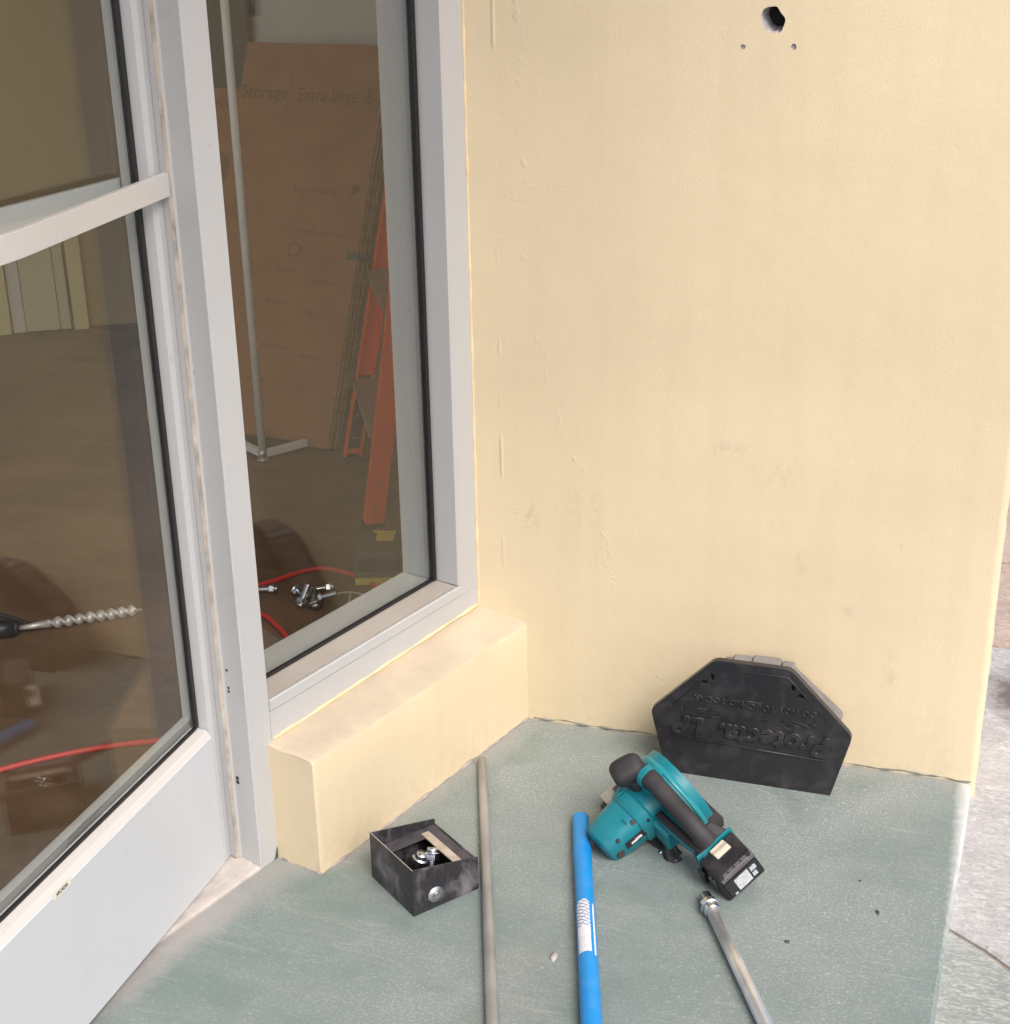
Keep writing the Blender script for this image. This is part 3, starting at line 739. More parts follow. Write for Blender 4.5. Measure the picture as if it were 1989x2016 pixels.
o = MB().prism([(p.x, p.y) for p in (q0, q1, q2, q3)], 0, 2.75, 2).build("interior_wall", m_iwall_g); structure(o)
# far wall, with pale panels made up to fill an unexplained pale patch
bd = Vector((.3670, .2283, 0)).normalized(); bn = Vector((-bd.y, bd.x, 0)); b0 = Vector((-2.6088, 2.0682, 0))
def B3(a, d, z): return b0 + bd * a + bn * d + Vector((0, 0, z))
p = [B3(-4.4, 0, 0), B3(1.35, 0, 0), B3(1.35, .1, 0), B3(-4.4, .1, 0)]
o = MB().prism([(q.x, q.y) for q in p], 0, 2.75, 2).build("interior_wall", m_iwall); structure(o)
ipanels = empty("pale_patch_panels", B3(.12, -.02, 0), math.atan2(bd.y, bd.x))
tag(ipanels, "pale yellow cupboard made up to fill a pale patch at the far wall behind the glass door", "panels")
MB().box((-.14, -.02, 0), (-.075, .018, .40)).build("patch_panel", m_ipanel, ipanels, False, .002, 1)
MB().box((-.072, -.004, 0), (-.028, .018, .40)).build("patch_frame", m_iwall_g, ipanels, False, .002, 1)
MB().box((-.025, -.015, 0.004), (.128, .018, .40)).build("patch_leaf", m_ipanel_w, ipanels, False, .002, 1)
MB().box((.090, -.018, .004), (.0925, -.0151, .40)).build("leaf_groove", m_idark, ipanels)
MB().add([(.128, -.0155, .004), (.138, -.0155, .004), (.1292, -.0155, .30), (.128, .01, .004), (.138, .01, .004), (.1292, .01, .30)], [(0, 1, 2), (5, 4, 3), (0, 3, 4, 1), (1, 4, 5, 2), (2, 5, 3, 0)]).build("dark_gap", m_idark, ipanels)
MB().box((.139, -.022, 0), (.19, .018, .40)).build("patch_panel", m_ipanel, ipanels, False, .002, 1)
MB().box((-.15, -.03, .401), (.20, .018, .43)).build("patch_top", m_iwall, ipanels, False, .002, 1)

# ------------------------------------------------------------------ things inside: cardboard, rack, ladder
LAM = R_(22.5)
up = Vector((0, 0, 1)) * math.cos(LAM) + cm * math.sin(LAM); nrm = up.cross(ce) * 1.0   # nrm points away from viewer? check below
if nrm.dot(cm) < 0: nrm = -nrm
fr = -nrm
carton_M = frame(ce, up, fr, cb)    # x right, y up the sheet, z towards the viewer
def sheet(k, x0, x1, y0, y1, th=.0082, front=False):
    r = empty("cardboard_sheet", mw=carton_M @ Matrix.Translation((0, y0, -k * .0096)))
    b = MB().box((x0, 0, -th), (x1, y1 - y0, -.0012), 0)
    b.build("panel", m_card, r, False, .0006, 1)
    MB().box((x1 - .0004, .002, -th + .0006), (x1 + .0012, y1 - y0 - .002, -.0018)).build("corrugated_edge", m_card_e, r)
    return r
labs = ["printed brown carton panel at the front of the flattened stack behind the window", "second flattened carton from the front of the leaning stack",
        "third flattened carton from the front of the leaning stack", "fourth flattened carton from the front of the leaning stack",
        "fifth flattened carton from the front of the leaning stack", "rearmost flattened carton of the leaning stack"]
sheets = []
for k in range(6):
    r = sheet(k, -.468, .0 + (0, .003, -.004, .005, -.002, .004)[k], .0 + .001 * k + .006, 1.112 - .004 * k)
    tag(r, labs[k], "cardboard", "flattened cartons leaning in a stack"); sheets.append(r)
f0 = sheets[0]
def ctext(body, x, y, size, align='LEFT', parent=f0, rot=0.0, off=0.0, sq=1.0):
    return text("print", body, size, Matrix.Translation((x, y, -.0006)) @ Matrix.Rotation(rot, 4, 'Z'), m_print, parent, .0002, align=align, offset=off, squash=sq)
ctext("Storage", -.462, .965, .052, off=.0012); MB().box((-.300, .90, -.0011), (-.2975, 1.02, -.0006)).build("print_rule", m_print, f0)
for w_, x_ in (("Extra", -.272), ("large", -.160), ("Box", -.045)): ctext(w_, x_, .962, .052, off=.0002, sq=.88)
for (x, y, l) in ((-.235, .70, "Keep this side up"), (-.20, .585, "Handle with care"), (-.255, .475, "Kitchen"), (-.135, .452, "Bathroom"), (-.275, .385, "Bedroom"), (-.145, .362, "Office"), (-.27, .262, "Living room"), (-.135, .245, "Garage"), (-.31, .165, "Contents ___________")):
    ctext(l, x, y, .021, off=.0002)
text("print_mark", "O", .06, Matrix.Translation((-.205, .53, -.0006)), m_print, f0, .0002, offset=-.0008)
MB().cyl((-.035, .712, -.0007), (-.035, .712, -.0005), .013, .013, 14).build("print_mark", m_print, f0)
MB().add([(-.066, .668, -.0006), (-.063, .666, -.0006), (-.036, .702, -.0006), (-.041, .703, -.0006)], [(0, 1, 2, 3)]).build("print_mark", m_print, f0)
# strap label bound over the sheet edges
r = empty("tape_band", mw=carton_M @ Matrix.Translation((0, .535, 0)))
b = MB(); b.box((-.028, -.010, .0002), (.0085, .012, .0009)); b.box((.0078, -.010, -.058), (.0086, .012, .0009)); b.build("band_strip", mat("grey_green_tape", (0.10, 0.10, 0.075), rough=.6, var=.2, vscale=60), r)
tag(r, "short dark grey tape band wrapped over the edge of the carton stack", "tape")
# shorter carton to the left of the rack post
r = empty("cardboard_box", mw=carton_M @ Matrix.Translation((-.472, 0.006, -.01)))
MB().box((-.165, 0, -.05), (-.001, .975, -.001)).build("panel", m_card, r, False, .001, 1)
text("print_mark", "O", .15, Matrix.Translation((-.060, .735, -.0004)), m_print, r, .0002, offset=.006)
MB().box((-.10, .728, -.0008), (-.02, .740, -.0002)).build("print_mark", m_print, r)
text("print", "Moving", .05, Matrix.Translation((-.012, .935, -.0004)), m_print, r, .0002, align='RIGHT', offset=.0015)
text("print", "Dining", .022, Matrix.Translation((-.06, .47, -.0004)), m_print, r, .0002)
text("print", "Linens", .022, Matrix.Translation((-.05, .38, -.0004)), m_print, r, .0002)
tag(r, "shorter brown carton with a round dark print left of the white rack post", "cardboard box")
# dark board standing in for a shadowed doorway behind it
r = empty("doorway_shade_board", C3(-.80, .485, 0), math.atan2(ce.y, ce.x))
MB().box((.10, 0, 0), (.292, .03, 2.0)).build("board", m_idark, r, False, .002, 1)
tag(r, "dark brown board standing in for a shadowed doorway behind the cartons at the left window edge", "board")

rack = empty("garment_rack", (-1.0914, 1.1129, 0), R_(57))
tag(rack, "white tubular rack with one post and a low base beside the cartons", "rack")
MB().cyl((0, 0, .03), (0, 0, 1.75), .0105, n=18).build("post", m_white, rack, True)
MB().cyl((0, 0, 0), (0, 0, .008), .017, .015, n=18).cyl((0, 0, .008), (0, 0, .03), .012, .012, n=14).build("foot", m_zinc_d, rack, True)
MB().box((.010, -.008, .008), (.138, .008, .028)).build("base_rail", m_white, rack, False, .002, 1)
MB().box((-.008, .010, .008), (.008, .28, .028)).build("base_rail", m_white, rack, False, .002, 1)
MB().add([(.0085, .0085, .016), (.125, .0085, .016), (.0085, .25, .016), (.0085, .0085, .020), (.125, .0085, .020), (.0085, .25, .020)], [(0, 2, 1), (3, 4, 5), (0, 1, 4, 3), (1, 2, 5, 4), (2, 0, 3, 5)]).build("base_shelf", m_idark, rack)
# ladder
f1 = Vector((-.6188, .7522, 0)); f2 = Vector((-.8978, 1.1696, 0)); lw = (f1 - f2).normalized(); lm = Vector((-lw.y, lw.x, 0))
if lm.x < 0: lm = -lm
lad = empty("stepladder", (f1 + f2) / 2, math.atan2(lw.y, lw.x))
tag(lad, "orange stepladder with grey treads leaning behind the window", "ladder")
hl = (f1 - f2).length / 2
LS = 1.0 if lm.dot(Vector((-lw.y, lw.x, 0))) > 0 else -1.0      # local y sign of lean
def lrail(x, lean, inward, L=1.75, side=1, yo=0.0):
    b = MB(); dz = math.cos(lean); dy = math.sin(lean) * LS
    def P(a, w_, t): return (x + inward * t / L + a, dy * t + LS * (w_ + yo), dz * t)
    n = 8
    for (a0_, a1_, w0_, w1_) in ((0, .004, -.022, .024), (-.028 * side, 0.0, -.022, -.018), (-.028 * side, 0.0, .020, .024)):
        b.loft([[P(a0_, w0_, t), P(a1_, w0_, t), P(a1_, w1_, t), P(a0_, w1_, t)] for t in [.013 + (L - .013) * i / n for i in range(n + 1)]])
    return b, P
for x, lean, inw, side in ((hl, R_(9.4), -.05, 1), (-hl, R_(11.5), .05, -1)):
    b, P = lrail(x, lean, inw, 1.75, side, .0 if side == 1 else .034)
    o = b.build("rail", m_orange, lad)
    bb = MB().loft([[P(.006, -.026, t), P(.006, .029, t), P(-.032 * side, .029, t), P(-.032 * side, -.026, t)] for t in (.0, .0135)])
    bb.build("foot_band", m_dull_black, lad, False, .003, 1)  # thin dark band at the foot of each rail
    if side == -1:
        MB().loft([[P(.0045, -.019, t), P(.0045, .021, t), P(.0062, .021, t), P(.0062, -.019, t)] for t in (.03, .235)]).build("rail_shoe", m_dull_black, lad)
    for t in (.055, .115) if side == 1 else (.06, .125):
        p0 = Vector(P(.004 if side == 1 else .006, .0, t)); p1 = p0 + Vector((.003, 0, 0))
        MB().cyl(p0, p1, .005, .003, 10).build("rivet", m_zinc, lad, True)
for i in range(5):
    z = .225 + .288 * i; t0 = z / math.cos(R_(10.4)); y = LS * math.sin(R_(10.4)) * t0
    x1 = hl - .032 - .05 * t0 / 1.75; 
    yl = y + .034 * LS
    MB().hexa([(-x1, yl - .03 * LS, z - .014), (x1, y - .034 * LS, z - .014), (x1, y + .030 * LS, z - .014), (-x1, yl + .030 * LS, z - .014), (-x1, yl - .03 * LS, z + .006), (x1, y - .034 * LS, z + .006), (x1, y + .030 * LS, z + .006), (-x1, yl + .030 * LS, z + .006)]).build("tread", m_alu, lad, False, .002, 1)

# red hose on the interior floor
hz = .0055
hose_pts = [(-.36, .30, hz), (-.44, .40, hz), (-.5146, .459, hz), (-.585, .488, hz), (-.6532, .484, hz), (-.7246, .3811, hz), (-.78, .31, hz), (-.77, .265, hz), (-.70, .247, hz), (-.6536, .2423, hz), (-.605, .205, hz), (-.5646, .1668, hz),
            (-.50, .09, hz), (-.43, -.02, hz), (-.44, -.14, hz), (-.50, -.215, hz), (-.5822, -.2567, hz), (-.70, -.325, hz), (-.8164, -.4308, hz), (-.98, -.63, hz), (-1.2, -.95, hz)]
o = MB().tube(catmull(hose_pts, 8), .0052, 10).build("air_hose", m_red, None, True)
tag(o, "thin red hose looped across the brown floor inside the shop", "hose")
# white string
sp = [(-.56, .372, .003), (-.535, .395, .004), (-.505, .400, .003), (-.475, .385, .003), (-.44, .36, .003), (-.42, .33, .003)]
b = MB().tube(catmull(sp, 6), .0022, 6)
b.tube(catmull([(-.525, .398, .003), (-.512, .365, .003), (-.505, .335, .003)], 6), .002, 6)
b.tube(catmull([(-.475, .386, .003), (-.462, .362, .003), (-.458, .335, .003)], 6), .002, 6)
o = b.build("string", m_string, None, True); tag(o, "loose whitish string lying by the red hose inside the window", "string")

# sleeve bolts (one prototype, copied)
def bolt_proto(name, L=.050, r=.0082, m=m_zinc):
    root = empty(name)
    b = MB(); pts = []; rr = []
    n = 26
    for i in range(n + 1):
        pts.append((-L * .5 + L * .62 * i / n, 0, 0)); rr.append(r * (.86 if i % 2 else 1.0))
    b.tube(pts, rr, 12).build("threaded_shank", m, root, True)
    hexp = [(0.0128 * math.cos(R_(60 * k)), 0.0128 * math.sin(R_(60 * k))) for k in range(6)]
    MB().prism(hexp, L * .12, L * .31, 0).build("hex_nut", m, root, False, .001, 1)
    MB().cyl((L * .31, 0, 0), (L * .36, 0, 0), .0145, .0145, 20).build("washer", m, root, True)
    MB().cyl((L * .36, 0, 0), (L * .5, 0, 0), r * 1.25, r * 1.05, 14).build("end_cap", m, root, True)
    return root
bp = bolt_proto("anchor_bolt")
spots = [(-.700, .350, .0105, 20, 0, "zinc anchor bolt lying apart beside the window mullion inside"),
         (-.618, .352, .0105, 150, 0, "zinc anchor bolt at the left end of the little heap inside the window"),
         (-.592, .313, .0125, 250, 55, "zinc anchor bolt standing half upright with its round end towards the glass"),
         (-.570, .318, .0115, 300, 25, "zinc anchor bolt lying at the right end of the little heap inside the window"),
         (-.556, .338, .0135, 200, 15, "zinc anchor bolt nearest the white string at the edge of the heap"),
         (-.585, .388, .0105, 35, 0, "zinc anchor bolt pointing away behind the little heap inside the window")]
for i, (x, y, z, rz, ry, lab) in enumerate(spots):
    o = bp if i == 0 else copy_tree(bp)
    o.location = (x, y, z + .016 * math.sin(R_(ry))); o.rotation_euler = (0, R_(ry), R_(rz)); tag(o, lab, "bolt", "anchor bolts on the shop floor")

# grey-green tool battery with yellow labels
tb = empty("battery_pack", (-.497, .505, 0), math.atan2(.45, -.15) - math.pi / 2)
tag(tb, "dark grey battery pack with yellow labels at the window corner inside", "battery pack")
b = MB().hexa([(-.055, -.055, 0), (.055, -.055, 0), (.055, .075, 0), (-.055, .075, 0), (-.048, -.046, .075), (.048, -.046, .075), (.048, .066, .085), (-.048, .066, .085)])
b.build("pack_body", m_toolgreen, tb, False, .005, 2)
MB().box((-.052, -.0575, .004), (.052, -.0535, .019)).build("yellow_label", m_tag, tb)
MB().add([(-.008, .0, .0826), (.03, .0, .0826), (.034, .05, .0866), (-.016, .052, .0868), (-.018, .042, .086), (-.008, .04, .0858)], [(0, 1, 2, 3, 4, 5)]).build("yellow_tag", m_tag, tb)
MB().box((-.046, -.056, .034), (.046, -.046, .060)).build("dark_recess", m_dull_black, tb, False, .002, 1)

# auger drill
au = empty("auger_bit", (-1.1014, .0378, .0125), math.atan2(.1455, .1952))
tag(au, "long silver spiral auger bit in a black chuck on the floor behind the door glass", "drill bit")
b = MB(); secs = []; L0, L1 = .045, .245; n = 132
for i in range(n + 1):
    x = L0 + (L1 - L0) * i / n; a = 2 * math.pi * (x - L0) / .043; env = min(1, (i + 4) / 16) * (1 if x < L1 - .02 else max(.12, (L1 - x) / .02)); q = []
    for k in range(16):
        th_ = 2 * math.pi * k / 16; rr_ = .0128 * env * (.40 + .60 * abs(math.cos(th_ / 1)) ** 2.5)
        rr_ = max(rr_, .0062 * env)
        q.append(Vector((x, rr_ * math.cos(th_ + a), rr_ * math.sin(th_ + a))))
    secs.append(q)
b.loft(secs).build("spiral_flute", m_tan, au, True)
MB().cyl((-.005, 0, 0), (.055, 0, 0), .0045, .0085, 14).build("shank", m_tan, au, True)
MB().cyl((-.062, 0, .004), (-.012, 0, .002), .021, .019, 18).cyl((-.012, 0, .002), (-.003, 0, .001), .019, .012, 18).build("chuck", m_chuck, au, True)
MB().tube(catmull([(-.075, .055, .022), (-.03, .042, .014), (.015, .020, -.002), (.035, .008, -.008)], 6), .005, 8).build("chuck_cord", m_dull_black, au, True)

# ------------------------------------------------------------------ bait station leaning by the wall
bs = empty("bait_station", (.4120, -.103, 0))
tag(bs, "black six-sided plastic bait station with upside-down raised lettering standing against the wall", "bait station")
# local x right, y into wall, z up ; lid front at y = 0
def hexo(hb, hm, ht, h1, h2): return [(-hb, 0.0), (hb, 0.0), (hm, h1), (ht, h2), (-ht, h2), (-hm, h1)]
def roundpoly(poly, r, seg=4):
    out = []; n = len(poly)
    for i in range(n):
        p = Vector(poly[i]).to_2d(); a = Vector(poly[i - 1]).to_2d(); c = Vector(poly[(i + 1) % n]).to_2d()
        d1 = (a - p).normalized(); d2 = (c - p).normalized()
        for k in range(seg + 1):
            t = k / seg; q = p + d1 * r * (1 - t) ** 2 + d2 * r * t ** 2
            out.append((q.x, q.y))
    return out
OUT = hexo(.137, .1655, .062, .115, .2215)
OUTR = [OUT[0], OUT[1]] + roundpoly(OUT, .010)[10:]
def hole_rect(cx, cz, w, h): return [(cx - w / 2, cz - h / 2), (cx + w / 2, cz - h / 2), (cx + w / 2, cz + h / 2), (cx - w / 2, cz + h / 2)]
holes = [hole_rect(-.0640, .1895, .0062, .0105), hole_rect(-.0775, .1790, .0105, .0062), hole_rect(.0665, .1890, .0062, .0105), hole_rect(.080, .1765, .0105, .0062)]
bm = plate_with_holes(OUTR, holes, .008, lambda u, v, h: Vector((u, -h, v)), -.012)
lid = bm_obj("lid", bm, [m_lid, m_black_gap], bs)
md = lid.modifiers.new("bevel", 'BEVEL'); md.width = .0028; md.segments = 3; md.limit_method = 'ANGLE'; md.angle_limit = R_(50)
lid.data.shade_smooth(); lid.data.set_sharp_from_angle(angle=R_(40))
# raised frame rib just inside the lid edge and raised lines
def rib(pts, r=.0016, name="raised_line"):
    return MB().tube([(x, -.0002, z) for x, z in pts], r, 6).build(name, m_lid, lid, True)
rib([(-.1215, .071), (.1245, .0635)]); rib([(-.045, .1545), (.02, .1535)], .0009); rib([(-.112, .128), (-.068, .1285)], .0009); rib([(-.113, .128), (-.1135, .104)], .0007)
rib([(-.1265, .1305), (-.060, .2065), (.058, .2075), (.1235, .138)], .0010)
rib([(.095, .127), (.108, .127)], .0009)
def ltext(body, size, x, z, sc=1.0, ext=.0010, bev=.0006, off=0.0, shear=0.0):
    # lettering is upside down: rotated half a turn in the lid plane
    M = Matrix(((-1, 0, 0, x), (0, 0, -1, -.0003), (0, -1, 0, z), (0, 0, 0, 1)))
    return text("raised_lettering", body, size, M, m_lid, lid, ext, bev, offset=off, shear=shear, squash=sc)
ltext("Protecta.", .050, .0405, .0905, .98, .0016, .0012, .0012, .16); ltext("LP", .050, -.0985, .0945, .98, .0016, .0012, .0012, .16)
ltext("DO NOT TOUCH", .0150, .0465, .1465, 1.02, .0009, .0006, 0); ltext("NO TOCAR", .0150, -.052, .1490, 1.02, .0009, .0006, 0)
for i, (s_, z_, sc_) in enumerate((("EPA EST. NO. 12455-WI-1", .1285, .5), ("MADE IN USA  PATENTED", .1225, .75), ("TAMPER RESISTANT STATION", .1165, .85))):
    ltext(s_, .0062, -.064, z_, sc_, .0003, .0003)
ltext("BELL LABORATORIES", .0062, .012, .124, .7, .0003, .0003)
# bell-shaped emblem outline
em = [(.050, .1245), (.060, .1285), (.072, .1290), (.082, .1265), (.090, .1240), (.102, .1205), (.090, .1165), (.082, .1150), (.072, .1130), (.060, .1140), (.054, .1190)]
rib(em + [em[0]], .0008, "raised_emblem"); rib([(.062, .1205), (.082, .1205)], .0008, "raised_emblem")
# chalky body behind the lid
b = MB(); BO = [(-.120, .004), (.120, .004), (.1425, .106), (.056, .182), (-.056, .182), (-.1425, .106)]
b.loft([[(x, y, z) for x, z in BO] for y in (.0123, .0985)])
b.build("station_body", m_stbody, bs, False, .006, 2)
for x0, x1, zt in ((-.044, -.012, .1885), (-.0115, .036, .1915), (.0365, .058, .1875)):
    MB().box((x0, .035, .178), (x1, .097, zt)).build("body_ridge", m_stbody, bs, False, .004, 2)

# ------------------------------------------------------------------ black steel box with bolts
N0 = Vector((.0092, -.5949, 0)); ex = Vector((.0685, .0915, 0)).normalized(); ey = Vector((-ex.y, ex.x, 0))
sb = empty("steel_box", N0, math.atan2(ex.y, ex.x))
tag(sb, "open black steel box with a slanted rim and a big washer on its side", "steel box")
LX, LY, hN, hB, tk = .1140, .1205, .0805, .057, .0026
def panel(name, c, m=m_steel): return MB().hexa(c).build(name, m, sb, False, .0005, 1)
# side facing right-front (x runs N->R): top slopes hN -> hB
panel("side_panel", [(0, 0, .001), (LX, 0, .001), (LX, tk, .001), (0, tk, .001), (0, 0, hN), (LX, 0, hB), (LX, tk, hB), (0, tk, hN)])
panel("side_panel", [(0, LY - tk, .001), (LX, LY - tk, .001), (LX, LY, .001), (0, LY, .001), (0, LY - tk, hN), (LX, LY - tk, hB + .003), (LX, LY, hB + .003), (0, LY, hN)])
panel("side_panel", [(0, tk, .001), (tk, tk, .001), (tk, LY - tk, .001), (0, LY - tk, .001), (0, tk, hN - .0006), (tk, tk, hN - .0006), (tk, LY - tk, hN - .0006), (0, LY - tk, hN - .0006)])
panel("side_panel", [(LX - tk, tk, .001), (LX, tk, .001), (LX, LY - tk, .001), (LX - tk, LY - tk, .001), (LX - tk, tk, hB - .004), (LX, tk, hB - .004), (LX, LY - tk, hB - .004), (LX - tk, LY - tk, hB - .004)])
MB().box((tk, tk, .001), (LX - tk, LY - tk, .003)).build("bottom_panel", m_steel_in, sb)
MB().box((.0002, .0002, hN - .0005), (.0016, LY - .0002, hN + .0002)).build("worn_edge", m_steel_edge, sb)
# inner shelf plate with opening, along back and right
zf = .0515
MB().box((tk, LY - .026, zf - .002), (LX - tk, LY - tk, zf)).build("inner_flange", m_flange, sb, False, .0004, 1)
MB().box((LX - .022, tk, zf - .002), (LX - tk, LY - .026, zf)).build("inner_flange", m_flange, sb, False, .0004, 1)
MB().box((LX - .034, .004, zf + .0002), (LX - .0205, LY - .016, zf + .0028)).build("beige_strip", m_strip, sb, False, .0005, 1)
MB().box((tk, .004, zf - .002), (tk + .0022, LY - .026, zf - .0005)).build("inner_flange", m_steel_edge, sb)
MB().cyl((.0375, 0, .0245), (.0375, -.0016, .0245), .0128, .0125, 28).build("washer", m_zinc_d, sb, True)
hexp = [(.0375 + .0062 * math.cos(R_(60 * k + 12)), .0245 + .0062 * math.sin(R_(60 * k + 12))) for k in range(6)]
MB().prism(hexp, -.0015, -.0052, 1).build("bolt_head", m_zinc, sb, False, .0006, 1)
sbm = sb.matrix_world = frame(ex, ey, Vector((0, 0, 1)), N0)
for (x, y, z, rz, ry, lab) in ((.067, .056, .020, 100, -60, "bright zinc bolt standing inside the black steel box on the right"), (.050, .068, .016, 20, -70, "dull zinc bolt standing inside the black steel box in the middle")):
    c = copy_tree(bp); p_ = sbm @ Vector((x, y, z)); c.location = (p_.x, p_.y, p_.z + .012); c.rotation_euler = (0, R_(ry), R_(rz)); tag(c, lab, "bolt", "zinc bolts in the steel box")
p_ = sbm @ Vector((.034, .066, .003)); pl_ = empty("wall_plug", p_, .6)
MB().cyl((-.016, 0, .008), (.014, 0, .012), .0055, .008, 12).cyl((.014, 0, .012), (.016, 0, .0122), .011, .011, 14).build("plug_body", m_navy, pl_, True)
tag(pl_, "small blue plastic plug lying in the black steel box", "wall plug")

# ------------------------------------------------------------------ grey pipe, blue bar, anchor rod
A, B = Vector((-.0318, -.1685, .0078)), Vector((.1925, -.782, .0095)); d = (B - A)
b = MB(); pts = [A + d * t for t in (0, .003, .25, .5, .75, 1.0, 1.5)]
b.tube(pts, [.0062, .0074, .0077, .0081, .0086, .0092, .0094], 20)
o = b.build("metal_pipe", m_conduit, None, True); tag(o, "long dull grey metal pipe beside the black steel box, ending at the low wall", "pipe")

bb = empty("blue_bar", (.176, -.285, 0))
tag(bb, "bright blue steel bar with a white sticker and flattened end on the green floor", "bar")
A, B = Vector((.1765, -.2915, .0135)), Vector((.3165, -.7485, .0145)); d = (B - A).normalized(); side = Vector((-d.y, d.x, 0))
L = (B - A).length; zz = Vector((0, 0, 1)); off = Vector((.176, -.285, 0))
prof = [(0.0, .0118, .009), (.003, .0132, .0105), (.03, .0134, .0112), (.075, .0136, .0118), (.095, .0141, .0124), (.108, .0146, .0126), (.125, .0140, .0130), (.16, .0136, .0133), (L * .6, .0139, .0137), (L, .0142, .014), (L * 1.6, .0145, .0143)]
secs = []
for s_, rw, rh in prof:
    c = A + d * s_; c.z = rh + .0003; q = []
    for k in range(28):
        a = 2 * math.pi * k / 28; q.append(c - off + side * rw * math.cos(a) + zz * rh * math.sin(a))
    secs.append(q)
MB().loft(secs).build("bar_shaft", m_blue, bb, 'auto')
def wrap(name, s0, s1, a0_, a1_, r, m, n=12, rnd=True):
    secs = []
    for i in range(21):
        t = i / 20; s_ = s0 + (s1 - s0) * t
        sh = 0
        if rnd:
            e = min(t, 1 - t) * (s1 - s0); sh = max(0, 1 - e / .010) ** 2 * .22
        c = A + d * s_; c.z = .0137 + .0003; q = []
        aa0, aa1 = a0_ + (a1_ - a0_) * sh * (1 if t < .5 else .0), a1_ - (a1_ - a0_) * sh * (1 if t < .5 else .0)
        for k in range(n + 1):
            a = aa0 + (aa1 - aa0) * k / n; q.append(c - off + side * r * math.cos(a) + zz * r * math.sin(a))
        secs.append(q)
    b = MB(); vs = [p for q in secs for p in q]; fs = []
    for i in range(20):
        for k in range(n): fs.append((i * (n + 1) + k, i * (n + 1) + k + 1, (i + 1) * (n + 1) + k + 1, (i + 1) * (n + 1) + k))
    return b.add(vs, fs).build(name, m, bb, True)
def barlabel_mat():
    M = mat("printed_bar_sticker", (.72, .73, .76), rough=.5); t = NT(M)
    v = t.n("ShaderNodeTexCoord").outputs["Object"]
    sx = t.n("ShaderNodeSeparateXYZ"); t.l(v, sx.inputs[0])
    ss = t.math('ADD', t.math('MULTIPLY', sx.outputs[0], d.x), t.math('MULTIPLY', sx.outputs[1], d.y))
    tt = t.math('ADD', t.math('MULTIPLY', sx.outputs[0], side.x), t.math('MULTIPLY', sx.outputs[1], side.y))
    # diagonal hatch on the far part, left half
    w = t.math('SINE', t.math('ADD', t.math('MULTIPLY', ss, 2 * math.pi / .0075), t.math('MULTIPLY', tt, -620.0)))
    w2 = t.math('SINE', t.math('ADD', t.math('MULTIPLY', ss, 2 * math.pi / .011), t.math('MULTIPLY', tt, 500.0)))
    hatch = t.math('MAXIMUM', t.ramp(w, .35, .6), t.math('MULTIPLY', t.ramp(w2, .75, .9), .7))
    s0_ = LAB0 - (A - off).dot(d) * 0
    zone = t.math('MULTIPLY', t.math('LESS_THAN', ss, LABH), t.math('LESS_THAN', tt, 9.0))
    txt = t.math('MULTIPLY', t.ramp(t.noise(t.map(v, (1, 1, 1)), 420, 2), .56, .62), t.math('GREATER_THAN', ss, LABT))
    txt = t.math('MULTIPLY', txt, .55)
    k = t.math('MAXIMUM', t.math('MULTIPLY', hatch, zone), txt)
    t.l(t.mix(t.math('MULTIPLY', k, .8), (.72, .73, .77), (.10, .17, .33)), t.b.inputs["Base Color"]); return M
base_s = (A - off).dot(d)
LAB0 = base_s + .228; LABH = base_s + .296; LABT = base_s + .318
m_barlabel = barlabel_mat()
LSIDE = 1 if side.x < 0 else -1
# angles: 90 deg is up; left side (-x) is at 180 when side points to -x
wrap("sticker", .236, .352, R_(68), R_(150), .01425, m_barlabel)
wrap("sticker", .242, .356, R_(36), R_(50), .01428, m_label, 5)

ar = empty("anchor_rod", (.4125, -.452, 0))
tag(ar, "shiny steel rod with a nut and washer at its end touching the saw battery", "anchor rod")
A, B = Vector((.4140, -.4545, .0125)), Vector((.5330, -.6845, .0105)); d = (B - A).normalized(); off = Vector((.4125, -.452, 0))
def rp(s_, lift=0): return A + d * s_ - off + Vector((0, 0, lift))
MB().tube([rp(.012), rp(.15), rp(.45)], [.0094, .0098, .0100], 22).build("rod", m_rod, ar, True)
q = d.cross(Vector((0, 0, 1))).normalized(); u_ = q.cross(d)
def hexring(s0, s1, r, n=6, ph=.2):
    secs = []
    for s_, rr_ in ((s0, r * .9), (s0 + .0015, r), (s1 - .0015, r), (s1, r * .9)):
        secs.append([rp(s_) + (q * math.cos(2 * math.pi * k / n + ph) + u_ * math.sin(2 * math.pi * k / n + ph)) * rr_ for k in range(n)])
    return MB().loft(secs)
hexring(-.002, .010, .0128).build("hex_nut", m_zinc, ar, False, .0008, 2)
hexring(.0105, .0138, .0150, 26).build("washer", m_zinc, ar, 'auto')
hexring(.014, .024, .0122, 24).build("sleeve_collar", m_zinc, ar, 'auto')
thr = MB(); thr.tube([rp(-.016 + .0014 * i) for i in range(11)], [.0078 if i % 2 else .0088 for i in range(11)], 16); thr.build("threaded_tip", m_zinc, ar, True)

# ------------------------------------------------------------------ cordless circular saw (resting on motor and battery)
SM = frame(Vector((.786, -.574, -.23)).normalized(), Vector((.598, .611, .519)).normalized(), Vector((-.157, -.545, .824)).normalized(), Vector((.196, -.248, .007)))
saw = empty("circular_saw", mw=SM)
tag(saw, "teal and black cordless circular saw tipped onto its motor in front of the bait station", "circular saw")
